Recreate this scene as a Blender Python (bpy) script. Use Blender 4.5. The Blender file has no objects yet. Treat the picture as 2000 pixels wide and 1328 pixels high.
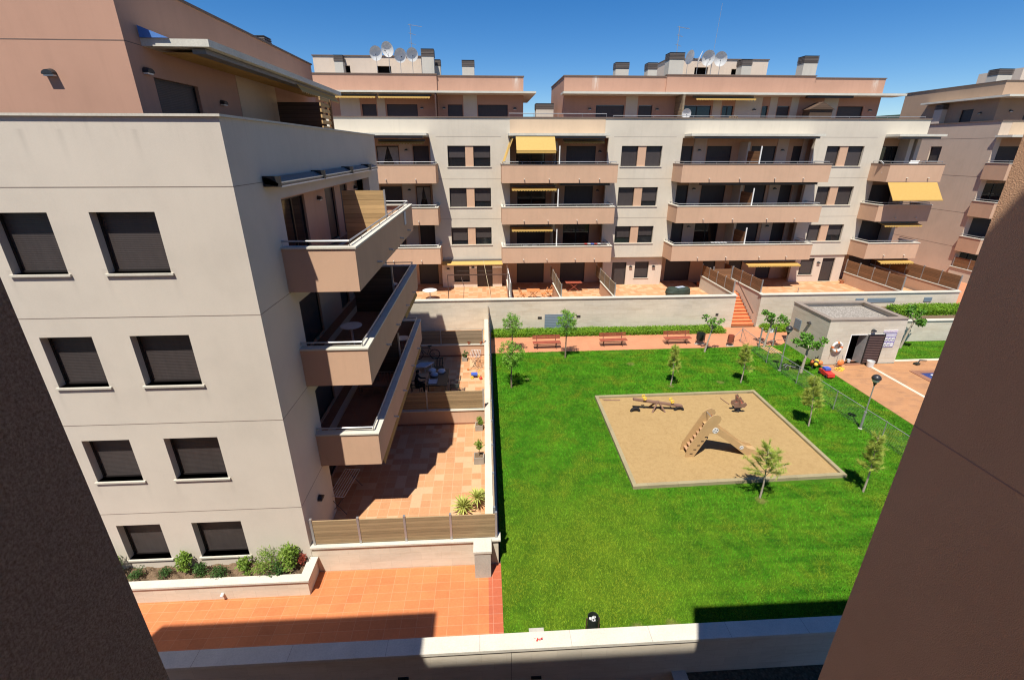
import bpy, bmesh, math, random
from mathutils import Vector, Matrix
random.seed(7)
R = math.radians
sc = bpy.context.scene
C = sc.collection
# ---------------------------------------------------------------- camera, sky, sun, exposure
cd = bpy.data.cameras.new('camera'); cam = bpy.data.objects.new('camera', cd); C.objects.link(cam)
yaw, pitch, roll = .056177, .386422, .00055
cd.sensor_width = 36; cd.lens = 914.35 / 2000 * 36; cd.clip_start = .05; cd.clip_end = 3000
fw = Vector((math.sin(yaw) * math.cos(pitch), math.cos(yaw) * math.cos(pitch), -math.sin(pitch)))
cam.matrix_world = Matrix.Translation((0, 0, 12)) @ (fw.to_track_quat('-Z', 'Y').to_matrix() @ Matrix.Rotation(roll, 3, 'Z')).to_4x4()
sc.camera = cam
w = bpy.data.worlds.new('World'); sc.world = w; w.use_nodes = True
nt = w.node_tree
sky = nt.nodes.new('ShaderNodeTexSky'); sky.sky_type = 'NISHITA'; sky.sun_disc = False
sky.sun_elevation = R(63.1); sky.sun_rotation = R(203.3); sky.altitude = 1200; sky.air_density = 1.0; sky.dust_density = 0.0; sky.ozone_density = 5.0
bg = nt.nodes['Background']; hs = nt.nodes.new('ShaderNodeHueSaturation'); hs.inputs['Saturation'].default_value = 1.32; hs.inputs['Hue'].default_value = .505
nt.links.new(sky.outputs[0], hs.inputs['Color']); nt.links.new(hs.outputs[0], bg.inputs[0]); bg.inputs[1].default_value = .075
sd = bpy.data.lights.new('sun', 'SUN'); sd.energy = 5.0; sd.angle = R(.5); sd.color = (1, .94, .84)
sun = bpy.data.objects.new('sun', sd); C.objects.link(sun)
sun.rotation_euler = Vector((.2, .465, -1)).to_track_quat('-Z', 'Y').to_euler()
sc.view_settings.view_transform = 'Standard'; sc.view_settings.look = 'None'; sc.view_settings.gamma = 1
sc.view_settings.exposure = .6
sc.cycles.pixel_filter_type = 'BLACKMAN_HARRIS'; sc.cycles.filter_width = 1.15
# ---------------------------------------------------------------- materials
MATS = {}
class NM:
    def __init__(s, name, rough=.8, spec=.3, metal=0):
        m = bpy.data.materials.new(name); m.use_nodes = True; s.m = m; s.t = m.node_tree; s.n = s.t.nodes; s.l = s.t.links
        s.b = s.n['Principled BSDF']; s.b.inputs['Roughness'].default_value = rough
        s.b.inputs['Specular IOR Level'].default_value = spec; s.b.inputs['Metallic'].default_value = metal
        MATS[name] = m
    def pos(s, scale=(1, 1, 1), obj=False, rot=(0, 0, 0)):
        if obj: o = s.n.new('ShaderNodeTexCoord').outputs['Object']
        else: o = s.n.new('ShaderNodeNewGeometry').outputs['Position']
        mp = s.n.new('ShaderNodeMapping'); mp.inputs['Scale'].default_value = scale; mp.inputs['Rotation'].default_value = rot
        s.l.new(o, mp.inputs[0]); return mp.outputs[0]
    def noise(s, vec, scale, detail=4, rough=.55, dist=0):
        t = s.n.new('ShaderNodeTexNoise'); t.inputs['Scale'].default_value = scale; t.inputs['Detail'].default_value = detail
        t.inputs['Roughness'].default_value = rough; t.inputs['Distortion'].default_value = dist
        s.l.new(vec, t.inputs['Vector']); return t.outputs['Fac']
    def ramp(s, fac, stops):
        r = s.n.new('ShaderNodeValToRGB'); e = r.color_ramp.elements
        while len(e) < len(stops): e.new(.5)
        for i, (p, c) in enumerate(stops): e[i].position = p; e[i].color = (*c, 1)
        s.l.new(fac, r.inputs[0]); return r.outputs[0]
    def mix(s, fac, a, b, mode='MIX'):
        x = s.n.new('ShaderNodeMix'); x.data_type = 'RGBA'; x.blend_type = mode
        for v, i in ((fac, 0), (a, 6), (b, 7)):
            if isinstance(v, (int, float)): x.inputs[i].default_value = v
            elif isinstance(v, tuple): x.inputs[i].default_value = (*v, 1)
            else: s.l.new(v, x.inputs[i])
        return x.outputs[2]
    def math(s, op, a, b=0.0):
        x = s.n.new('ShaderNodeMath'); x.operation = op
        for v, i in ((a, 0), (b, 1)):
            if isinstance(v, (int, float)): x.inputs[i].default_value = v
            else: s.l.new(v, x.inputs[i])
        return x.outputs[0]
    def sep(s, vec):
        x = s.n.new('ShaderNodeSeparateXYZ'); s.l.new(vec, x.inputs[0]); return x.outputs
    def spots(s, pts, amp=.5):
        out = None
        for (px, py, r) in pts:
            d = s.math('DIVIDE', s.vdist((px, py, 0), amp, 2.6), r); m = s.ramp(d, [(.45, (1, 1, 1)), (1, (0, 0, 0))]); out = m if out is None else s.math('MAXIMUM', out, m)
        return out
    def vdist(s, p, amp=7, nsc=.9):
        x = s.n.new('ShaderNodeVectorMath'); x.operation = 'DISTANCE'; s.l.new(s.pos(), x.inputs[0]); x.inputs[1].default_value = p; n = s.noise(s.pos(), nsc, 4, .7)
        return s.math('ADD', x.outputs['Value'], s.math('MULTIPLY', s.math('SUBTRACT', n, .5), amp))
    def color(s, c):
        if isinstance(c, tuple): s.b.inputs['Base Color'].default_value = (*c, 1)
        else: s.l.new(c, s.b.inputs['Base Color'])
    def bump(s, h, strength=.3, dist=.01):
        b = s.n.new('ShaderNodeBump'); b.inputs['Strength'].default_value = strength; b.inputs['Distance'].default_value = dist
        s.l.new(h, b.inputs['Height']); s.l.new(b.outputs[0], s.b.inputs['Normal'])
def sh(c, k): return tuple(min(1, x * k) for x in c)
def stucco(name, c, streak=1.0, bs=.35):
    k = NM(name, .9, .15); p = k.pos()
    a = k.noise(p, .55, 5, .6); b = k.noise(k.pos((5, 5, .5)), .8, 4, .6); g = k.noise(p, 90, 3, .6)
    col = k.ramp(a, [(.25, sh(c, .90)), (.5, c), (.78, sh(c, 1.06))])
    col = k.mix(k.math('MULTIPLY', k.ramp(b, [(.5, (0, 0, 0)), (.8, (1, 1, 1))]), streak * .35), col, sh(c, .78))
    if name == 'cream stucco':
        x_, y_, z_ = k.sep(p)[:3]; zf = k.math('FRACT', k.math('DIVIDE', k.math('SUBTRACT', .78, z_), 2.9)); zm = k.ramp(zf, [(0, (1, 1, 1)), (.28, (0, 0, 0))]); ns = k.noise(k.pos((14, 1, .6)), 1.0, 4, .6); mk = None
        for x0 in (-10.72, -9.42, -8.65, -7.17):
            m_ = k.ramp(k.math('ABSOLUTE', k.math('SUBTRACT', x_, x0)), [(.01, (1, 1, 1)), (.10, (0, 0, 0))]); mk = m_ if mk is None else k.math('MAXIMUM', mk, m_)
        col = k.mix(k.math('MULTIPLY', k.math('MULTIPLY', mk, zm), k.math('MULTIPLY', ns, .45)), col, sh(c, .5))
        top = k.ramp(k.math('SUBTRACT', z_, 12.0), [(.0, (0, 0, 0)), (.62, (1, 1, 1))]); col = k.mix(k.math('MULTIPLY', k.math('MULTIPLY', top, k.ramp(k.noise(k.pos((7, 7, .4)), 1.0, 4, .6), [(.5, (0, 0, 0)), (.7, (1, 1, 1))])), .25), col, sh(c, .6))
    if name == 'salmon stucco':
        x_, y_, z_ = k.sep(p)[:3]; nn = k.noise(k.pos((6, 1, .8)), 1.5, 4, .6)
        for x0 in (2.6, 8.75, 31.3):
            dd = k.math('ABSOLUTE', k.math('SUBTRACT', x_, x0)); mk = k.math('MULTIPLY', k.ramp(dd, [(.05, (1, 1, 1)), (.33, (0, 0, 0))]), k.ramp(k.math('SUBTRACT', z_, 16.0), [(.1, (0, 0, 0)), (.9, (1, 1, 1))]))
            col = k.mix(k.math('MULTIPLY', mk, k.ramp(nn, [(.35, (0, 0, 0)), (.6, (1, 1, 1))])), col, (.62, .55, .48))
    col = k.mix(.10, col, k.ramp(g, [(.3, sh(c, .6)), (.7, sh(c, 1.3))]))
    k.color(col); k.bump(g, bs, .004)
def plain(name, c, rough=.6, spec=.3, metal=0, var=.12, scale=3, obj=True):
    k = NM(name, rough, spec, metal); n = k.noise(k.pos(obj=obj), scale, 5, .65)
    k.color(k.ramp(n, [(.3, sh(c, 1 - var)), (.7, sh(c, 1 + var))])); return k
CREAM = (.56, .505, .43); PEACH = (.545, .355, .24)
stucco('cream stucco', CREAM, .35); stucco('cream stucco far', (.57, .515, .425)); stucco('peach stucco', PEACH); stucco('salmon stucco', (.45, .265, .19)); stucco('sand stucco', (.57, .43, .30))
stucco('taupe stucco', (.55, .44, .345)); stucco('tan stucco', (.42, .29, .20))
stucco('pale stucco', (.60, .50, .41))
stucco('grey chimney stucco', (.52, .49, .43))
# coarse plaster of the nearest walls
k = NM('coarse brown plaster', .95, .1); p = k.pos(); g = k.noise(p, 130, 5, .65); a = k.noise(p, 1.2, 4, .6)
v = k.n.new('ShaderNodeTexVoronoi'); v.inputs['Scale'].default_value = 150; k.l.new(p, v.inputs['Vector'])
k.color(k.mix(.25, k.ramp(a, [(.3, (.66, .385, .225)), (.7, (.72, .43, .255))]), k.ramp(g, [(.35, (.46, .255, .14)), (.65, (.78, .49, .29))])))
k.bump(k.math('ADD', g, k.math('MULTIPLY', v.outputs['Distance'], .6)), .55, .005)
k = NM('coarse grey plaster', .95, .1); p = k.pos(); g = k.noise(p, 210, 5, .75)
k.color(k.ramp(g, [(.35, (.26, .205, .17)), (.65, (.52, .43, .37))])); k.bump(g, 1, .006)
def coping(name, c):
    k = NM(name, .7, .3); p = k.pos(); n = k.noise(p, 1.4, 6, .65); g = k.noise(p, 26, 4, .6)
    k.color(k.mix(.25, k.ramp(n, [(.3, sh(c, .82)), (.7, sh(c, 1.05))]), k.ramp(g, [(.35, sh(c, .65)), (.6, sh(c, 1.1))]))); k.bump(g, .2, .003)
coping('pale coping stone', (.57, .535, .455)); coping('coping stone', (.56, .52, .45)); coping('grey coping', (.26, .215, .18)); coping('brown coping', (.16, .115, .095)); coping('concrete', (.42, .40, .35))
coping('weathered slab', (.60, .58, .50))
# travertine
k = NM('travertine', .75, .25); p = k.pos()
br = k.n.new('ShaderNodeTexBrick'); k.l.new(k.pos(rot=(R(90), 0, 0)), br.inputs['Vector']); br.inputs['Scale'].default_value = 1; br.inputs['Brick Width'].default_value = .62; br.inputs['Row Height'].default_value = .3; br.inputs['Mortar Size'].default_value = .004; br.inputs['Color1'].default_value = (.8, .8, .8, 1); br.inputs['Color2'].default_value = (1, 1, 1, 1); br.inputs['Mortar'].default_value = (.55, .52, .45, 1)
a = k.noise(k.pos((.6, .6, 3.5)), 1.0, 6, .7, .6); g = k.noise(k.pos((1, 1, 5)), 5, 5, .7); b2 = k.noise(p, .35, 3, .5); sp = k.noise(p, 1.6, 6, .75)
c = k.ramp(a, [(.3, (.50, .41, .28)), (.5, (.66, .59, .46)), (.75, (.74, .68, .56))])
c = k.mix(.35, c, k.ramp(g, [(.3, (.37, .32, .25)), (.7, (.62, .57, .49))]))
c = k.mix(k.math('MULTIPLY', k.ramp(sp, [(.60, (0, 0, 0)), (.72, (1, 1, 1))]), .35), c, (.40, .33, .24))
c = k.mix(.6, c, br.outputs['Color'], 'MULTIPLY')
k.color(k.mix(.35, c, k.ramp(b2, [(.35, (.42, .40, .35)), (.65, (.62, .55, .44))]))); k.bump(g, .2, .006)
def brick(k, vec, w, h, mortar, c1, c2, cm, bias=0, off=0.0, sm=.1):
    b = k.n.new('ShaderNodeTexBrick'); k.l.new(vec, b.inputs['Vector']); b.offset = off; b.squash = 1
    b.inputs['Scale'].default_value = 1; b.inputs['Brick Width'].default_value = w; b.inputs['Row Height'].default_value = h
    b.inputs['Mortar Size'].default_value = mortar; b.inputs['Mortar Smooth'].default_value = sm; b.inputs['Bias'].default_value = bias
    b.inputs['Color1'].default_value = (*c1, 1); b.inputs['Color2'].default_value = (*c2, 1); b.inputs['Mortar'].default_value = (*cm, 1)
    return b
def tiles(name, w, h, mortar, c1, c2, cm, dirty=.3, off=0., rot=0, extra=None, rough=.6):
    k = NM(name, rough, .3); vec = k.pos(rot=(0, 0, R(rot)))
    b = brick(k, vec, w, h, mortar, c1, c2, cm, 0, off)
    n = k.noise(k.pos(), .9, 5, .7); g = k.noise(k.pos(), 14, 5, .7)
    c = b.outputs['Color']
    if extra:   # a few paler tiles
        b3 = brick(k, vec, w, h, mortar, (0, 0, 0), (1, 1, 1), (0, 0, 0), 0, off)
        c = k.mix(k.math('MULTIPLY', k.ramp(b3.outputs['Color'], [(.68, (0, 0, 0)), (.72, (1, 1, 1))]), .8), c, extra)
    c = k.mix(dirty, c, k.ramp(n, [(.3, sh(c1, .55)), (.5, c1), (.75, sh(c1, 1.35))]))
    c = k.mix(.3, c, k.ramp(g, [(.3, sh(c1, .75)), (.7, sh(c1, 1.25))]))
    k.color(c); k.bump(k.math('ADD', k.math('MULTIPLY', b.outputs['Fac'], -1), k.math('MULTIPLY', g, .2)), .35, .004)
tiles('terracotta path', .42, .28, .007, (.55, .185, .07), (.41, .12, .042), (.55, .29, .17), .36)
tiles('red edge tile', .42, .28, .006, (.42, .11, .05), (.37, .09, .045), (.55, .3, .2), .2)
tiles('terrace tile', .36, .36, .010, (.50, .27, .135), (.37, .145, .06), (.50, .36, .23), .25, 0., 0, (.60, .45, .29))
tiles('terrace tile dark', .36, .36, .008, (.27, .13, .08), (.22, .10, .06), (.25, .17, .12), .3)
tiles('back path paving', .3, .3, .004, (.49, .215, .115), (.45, .19, .10), (.48, .25, .15), .35)
tiles('pool deck paving', .40, .20, .005, (.41, .21, .10), (.34, .155, .07), (.46, .28, .17), .35, .5, 0, (.26, .14, .08))
tiles('stair tile', .36, .36, .006, (.62, .20, .085), (.56, .17, .07), (.6, .33, .2), .2)
tiles('sleeper timber', 1.2, .4, .006, (.30, .255, .15), (.24, .20, .12), (.08, .06, .04), .4)
# grass
BARE = [(3.9, 8.5, .3), (4.9, 8.55, .28), (10.0, 13.25, .24), (10.0, 22.25, .2), (8.6, 25.2, .3), (12.9, 22.6, .25), (2.2, 23.6, .18)]
k = NM('lawn grass', .9, .12); p = k.pos()
a = k.noise(p, .33, 6, .68, .3); g = k.noise(k.pos((1, 1.9, 1)), 22, 4, .7); h = k.noise(p, 4.5, 4, .65); yv = k.noise(p, .8, 5, .65, .4)
c = k.ramp(a, [(.3, (.016, .105, .003)), (.5, (.038, .18, .005)), (.7, (.078, .25, .009))])
c = k.mix(k.math('MULTIPLY', k.ramp(yv, [(.58, (0, 0, 0)), (.74, (1, 1, 1))]), .55), c, (.14, .15, .015))
c = k.mix(.42, c, k.ramp(h, [(.3, (.012, .055, .004)), (.7, (.055, .14, .009))]))
c = k.mix(k.math('MULTIPLY', k.ramp(k.math('DIVIDE', k.vdist((2.9, 10.8, 0)), 6), [(.2, (1, 1, 1)), (.85, (0, 0, 0))]), .6), c, (.15, .18, .012))
c = k.mix(.5, c, k.ramp(g, [(.33, (.008, .035, .002)), (.5, (.04, .11, .006)), (.68, (.09, .20, .012))]))
stx = k.noise(k.pos((.22, 3.2, 1), rot=(0, 0, R(4))), 1.0, 4, .6, .2); rx = k.ramp(k.math('DIVIDE', k.sep(p)[0], 20), [(.2, (.15, .15, .15)), (.5, (1, 1, 1))]); c = k.mix(k.math('MULTIPLY', rx, .4), c, k.ramp(stx, [(.38, (.018, .07, .003)), (.62, (.12, .22, .012))])); pt = k.noise(p, 1.3, 5, .7, .4); c = k.mix(.28, c, k.ramp(pt, [(.38, (.016, .075, .003)), (.62, (.13, .23, .012))])); c = k.mix(k.math('MULTIPLY', k.spots(BARE), .6), c, (.20, .17, .06))
k.color(c); k.bump(k.math('ADD', g, h), .9, .04)
for nm, c0 in (('grass blade', ((.018, .115, .003), (.046, .225, .005), (.12, .38, .013))),):
    k = NM(nm, .7, .15); oi = k.n.new('ShaderNodeObjectInfo'); a = k.noise(k.pos(), .33, 6, .68, .3); yv = k.noise(k.pos(), .8, 5, .65, .4); hf = k.noise(k.pos(), 7, 4, .75); stx = k.noise(k.pos((.22, 3.2, 1), rot=(0, 0, R(4))), 1.0, 4, .6, .2)
    c = k.ramp(a, [(.3, c0[0]), (.5, c0[1]), (.7, c0[2])]); c = k.mix(.6, c, k.ramp(hf, [(.36, c0[0]), (.64, c0[2])])); rx = k.ramp(k.math('DIVIDE', k.sep(k.pos())[0], 20), [(.2, (.15, .15, .15)), (.5, (1, 1, 1))]); c = k.mix(k.math('MULTIPLY', rx, .4), c, k.ramp(stx, [(.38, c0[0]), (.62, c0[2])])); pt = k.noise(k.pos(), 1.3, 5, .7, .4); c = k.mix(.28, c, k.ramp(pt, [(.38, c0[0]), (.62, c0[2])]))
    c = k.mix(k.math('MULTIPLY', k.ramp(yv, [(.48, (0, 0, 0)), (.64, (1, 1, 1))]), .7), c, (.20, .24, .016))
    c = k.mix(k.math('MULTIPLY', k.ramp(k.math('DIVIDE', k.vdist((2.9, 10.8, 0)), 6), [(.2, (1, 1, 1)), (.85, (0, 0, 0))]), .75), c, (.21, .28, .018)); c = k.mix(k.math('MULTIPLY', k.spots(BARE), .5), c, (.22, .20, .06)); k.color(c)
k = NM('sand', .95, .1); p = k.pos(); a = k.noise(p, .7, 6, .7, .3); g = k.noise(p, 18, 5, .75); f2 = k.noise(p, 5, 4, .6)
c = k.ramp(a, [(.3, (.31, .205, .09)), (.7, (.36, .245, .11))]); c = k.mix(.35, c, k.ramp(g, [(.35, (.22, .14, .06)), (.6, (.40, .275, .13))]))
k.color(k.mix(.2, c, k.ramp(f2, [(.35, (.25, .165, .07)), (.55, (.39, .27, .125))]))); k.bump(k.math('ADD', g, f2), .5, .02)
def soil(name, a_, b_, sc_=40):
    k = NM(name, .95, .1); p = k.pos(); v = k.n.new('ShaderNodeTexVoronoi'); v.inputs['Scale'].default_value = sc_; k.l.new(p, v.inputs['Vector'])
    g = k.noise(p, sc_ * .6, 5, .7); k.color(k.mix(.5, k.ramp(v.outputs['Distance'], [(.1, b_), (.6, a_)]), k.ramp(g, [(.35, a_), (.65, b_)]))); k.bump(g, .8, .02)
soil('planter soil', (.10, .065, .04), (.24, .17, .11), 30); soil('roof gravel', (.13, .115, .10), (.50, .46, .41), 17); soil('yard gravel', (.05, .038, .024), (.15, .12, .08), 14)
# timber slats (boards run horizontally, world z)
def timber(name, c, pitch=.11):
    k = NM(name, .8, .2); p = k.pos(); z = k.sep(p)[2]
    m = k.math('FRACT', k.math('DIVIDE', z, pitch)); fl = k.math('FLOOR', k.math('DIVIDE', z, pitch))
    wn = k.n.new('ShaderNodeTexWhiteNoise'); wn.noise_dimensions = '1D'; k.l.new(fl, wn.inputs['W'])
    gr = k.noise(k.pos((1.2, 1.2, 30)), 1.6, 5, .7, .3)
    cc = k.mix(.5, k.ramp(wn.outputs[0], [(0, sh(c, .6)), (1, sh(c, 1.4))]), k.ramp(gr, [(.3, sh(c, .6)), (.7, sh(c, 1.35))]))
    gap = k.ramp(m, [(.0, (1, 1, 1)), (.13, (0, 0, 0))])
    k.color(k.mix(k.math('MULTIPLY', gap, .8), cc, sh(c, .2))); k.bump(gap, -.5, .01)
timber('olive timber', (.285, .20, .11)); timber('grey timber', (.25, .19, .125)); timber('brown timber', (.24, .125, .062)); timber('honey timber', (.46, .30, .14), .17); timber('dark timber', (.10, .065, .045), .14)
# roller shutters
k = NM('brown shutter', .45, .4); z = k.sep(k.pos())[2]; m = k.math('FRACT', k.math('DIVIDE', z, .042)); n = k.noise(k.pos((4, 4, .6)), 3, 4, .6)
rnd = k.n.new('ShaderNodeObjectInfo').outputs['Random']; c = k.mix(k.ramp(m, [(0, (1, 1, 1)), (.16, (0, 0, 0))]), k.ramp(n, [(.3, (.040, .032, .031)), (.7, (.054, .044, .042))]), (.024, .019, .019)); c = k.mix(k.math('MULTIPLY', rnd, .5), c, (.075, .062, .06)); k.color(c); k.bump(k.math('SINE', k.math('MULTIPLY', m, 3.14)), .35, .006)
k = NM('grey shutter', .5, .4); z = k.sep(k.pos())[2]; m = k.math('FRACT', k.math('DIVIDE', z, .12))
k.color(k.mix(k.ramp(m, [(0, (1, 1, 1)), (.2, (0, 0, 0))]), (.17, .22, .27), (.06, .08, .10))); k.bump(k.math('SINE', k.math('MULTIPLY', m, 3.14)), .6, .01)
plain('dark frame', (.022, .018, .017), .4, .4); plain('window glass', (.012, .014, .017), .06, .6); plain('curtain', (.35, .33, .30), .8); plain('interior dark', (.01, .009, .009), .9, .05)
plain('galvanised steel', (.42, .42, .42), .4, .5, .6); plain('white metal', (.74, .74, .72), .35, .5); plain('dark metal', (.035, .035, .037), .4, .5, .3)
plain('brown metal', (.08, .045, .035), .5, .4); plain('dish white', (.82, .82, .80), .4, .4); plain('lamp globe', (.7, .7, .66), .15, .6)
k = NM('chimney louvre', .6, .3); z = k.sep(k.pos())[2]; m = k.math('FRACT', k.math('DIVIDE', z, .13))
k.color(k.mix(k.ramp(m, [(0, (1, 1, 1)), (.25, (0, 0, 0))]), (.13, .11, .10), (.015, .012, .012)))
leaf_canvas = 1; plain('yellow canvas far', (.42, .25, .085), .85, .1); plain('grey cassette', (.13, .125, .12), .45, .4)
plain('bark', (.22, .17, .12), .9, .1, var=.3, scale=25); plain('pale bark', (.36, .31, .24), .9, .1, var=.3, scale=20)
def leaf(name, a_, b_, tr=.3):
    k = NM(name, .55, .25); n = k.noise(k.pos(obj=True), 7, 3, .6); c = k.ramp(n, [(.32, a_), (.68, b_)]); k.color(c)
    t = k.n.new('ShaderNodeBsdfTranslucent'); k.l.new(c, t.inputs[0]); mx = k.n.new('ShaderNodeMixShader'); mx.inputs[0].default_value = tr
    k.l.new(k.b.outputs[0], mx.inputs[1]); k.l.new(t.outputs[0], mx.inputs[2]); k.l.new(mx.outputs[0], k.n['Material Output'].inputs[0])
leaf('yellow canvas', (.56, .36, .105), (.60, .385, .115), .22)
leaf('acacia leaf', (.09, .25, .02), (.26, .48, .06), .25); leaf('plane leaf', (.06, .19, .02), (.18, .38, .045), .35); leaf('pine needle', (.26, .36, .05), (.62, .68, .16), .45); leaf('hedge leaf', (.10, .24, .015), (.26, .42, .03))
leaf('dark shrub leaf', (.03, .08, .02), (.10, .19, .045)); leaf('light shrub leaf', (.12, .24, .03), (.26, .36, .06)); leaf('yucca leaf', (.24, .32, .05), (.58, .56, .18), .2); leaf('red leaf', (.16, .03, .02), (.35, .07, .04)); leaf('dry leaf', (.2, .12, .05), (.36, .25, .12))
leaf('far foliage', (.02, .04, .025), (.05, .08, .04), .1)
plain('terracotta pot', (.42, .17, .09), .8, .15); plain('stone pot', (.30, .27, .23), .9, .1); plain('bench paint', (.30, .075, .045), .5, .35); plain('orange wood', (.52, .20, .07), .6, .3)
plain('white plastic', (.62, .62, .60), .4, .4); plain('dark plastic', (.02, .025, .022), .4, .4); plain('red plastic', (.58, .04, .03), .4, .4); plain('blue plastic', (.06, .12, .5), .4, .4); plain('yellow plastic', (.75, .50, .05), .4, .4); plain('orange plastic', (.70, .20, .06), .4, .4); plain('pale blue plastic', (.35, .42, .5), .5, .3)
plain('slide panel', (.44, .29, .14), .5, .35, var=.08); plain('slide wood', (.40, .24, .14), .6, .3); plain('playground timber', (.20, .12, .085), .7, .2); plain('rubber', (.02, .018, .018), .8, .2); plain('dark cloth', (.02, .018, .02), .95, .05); plain('skin', (.42, .25, .18), .6, .3)
plain('dark green cover', (.03, .045, .035), .6, .3); plain('rope', (.45, .37, .24), .9); plain('paper white', (.6, .6, .6), .8); plain('sign purple', (.16, .12, .36), .7); plain('magenta ink', (.45, .2, .5), .7)
k = plain('pool water', (.01, .045, .19), .05, .6); plain('pool mosaic', (.02, .07, .28), .3)
plain('deck strip', (.55, .48, .38), .7); plain('blue tarp', (.08, .2, .5), .6); plain('hair', (.02, .015, .012), .8)
plain('far hill green', (.05, .075, .06), .95, .05, scale=.4)
M = MATS
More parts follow.
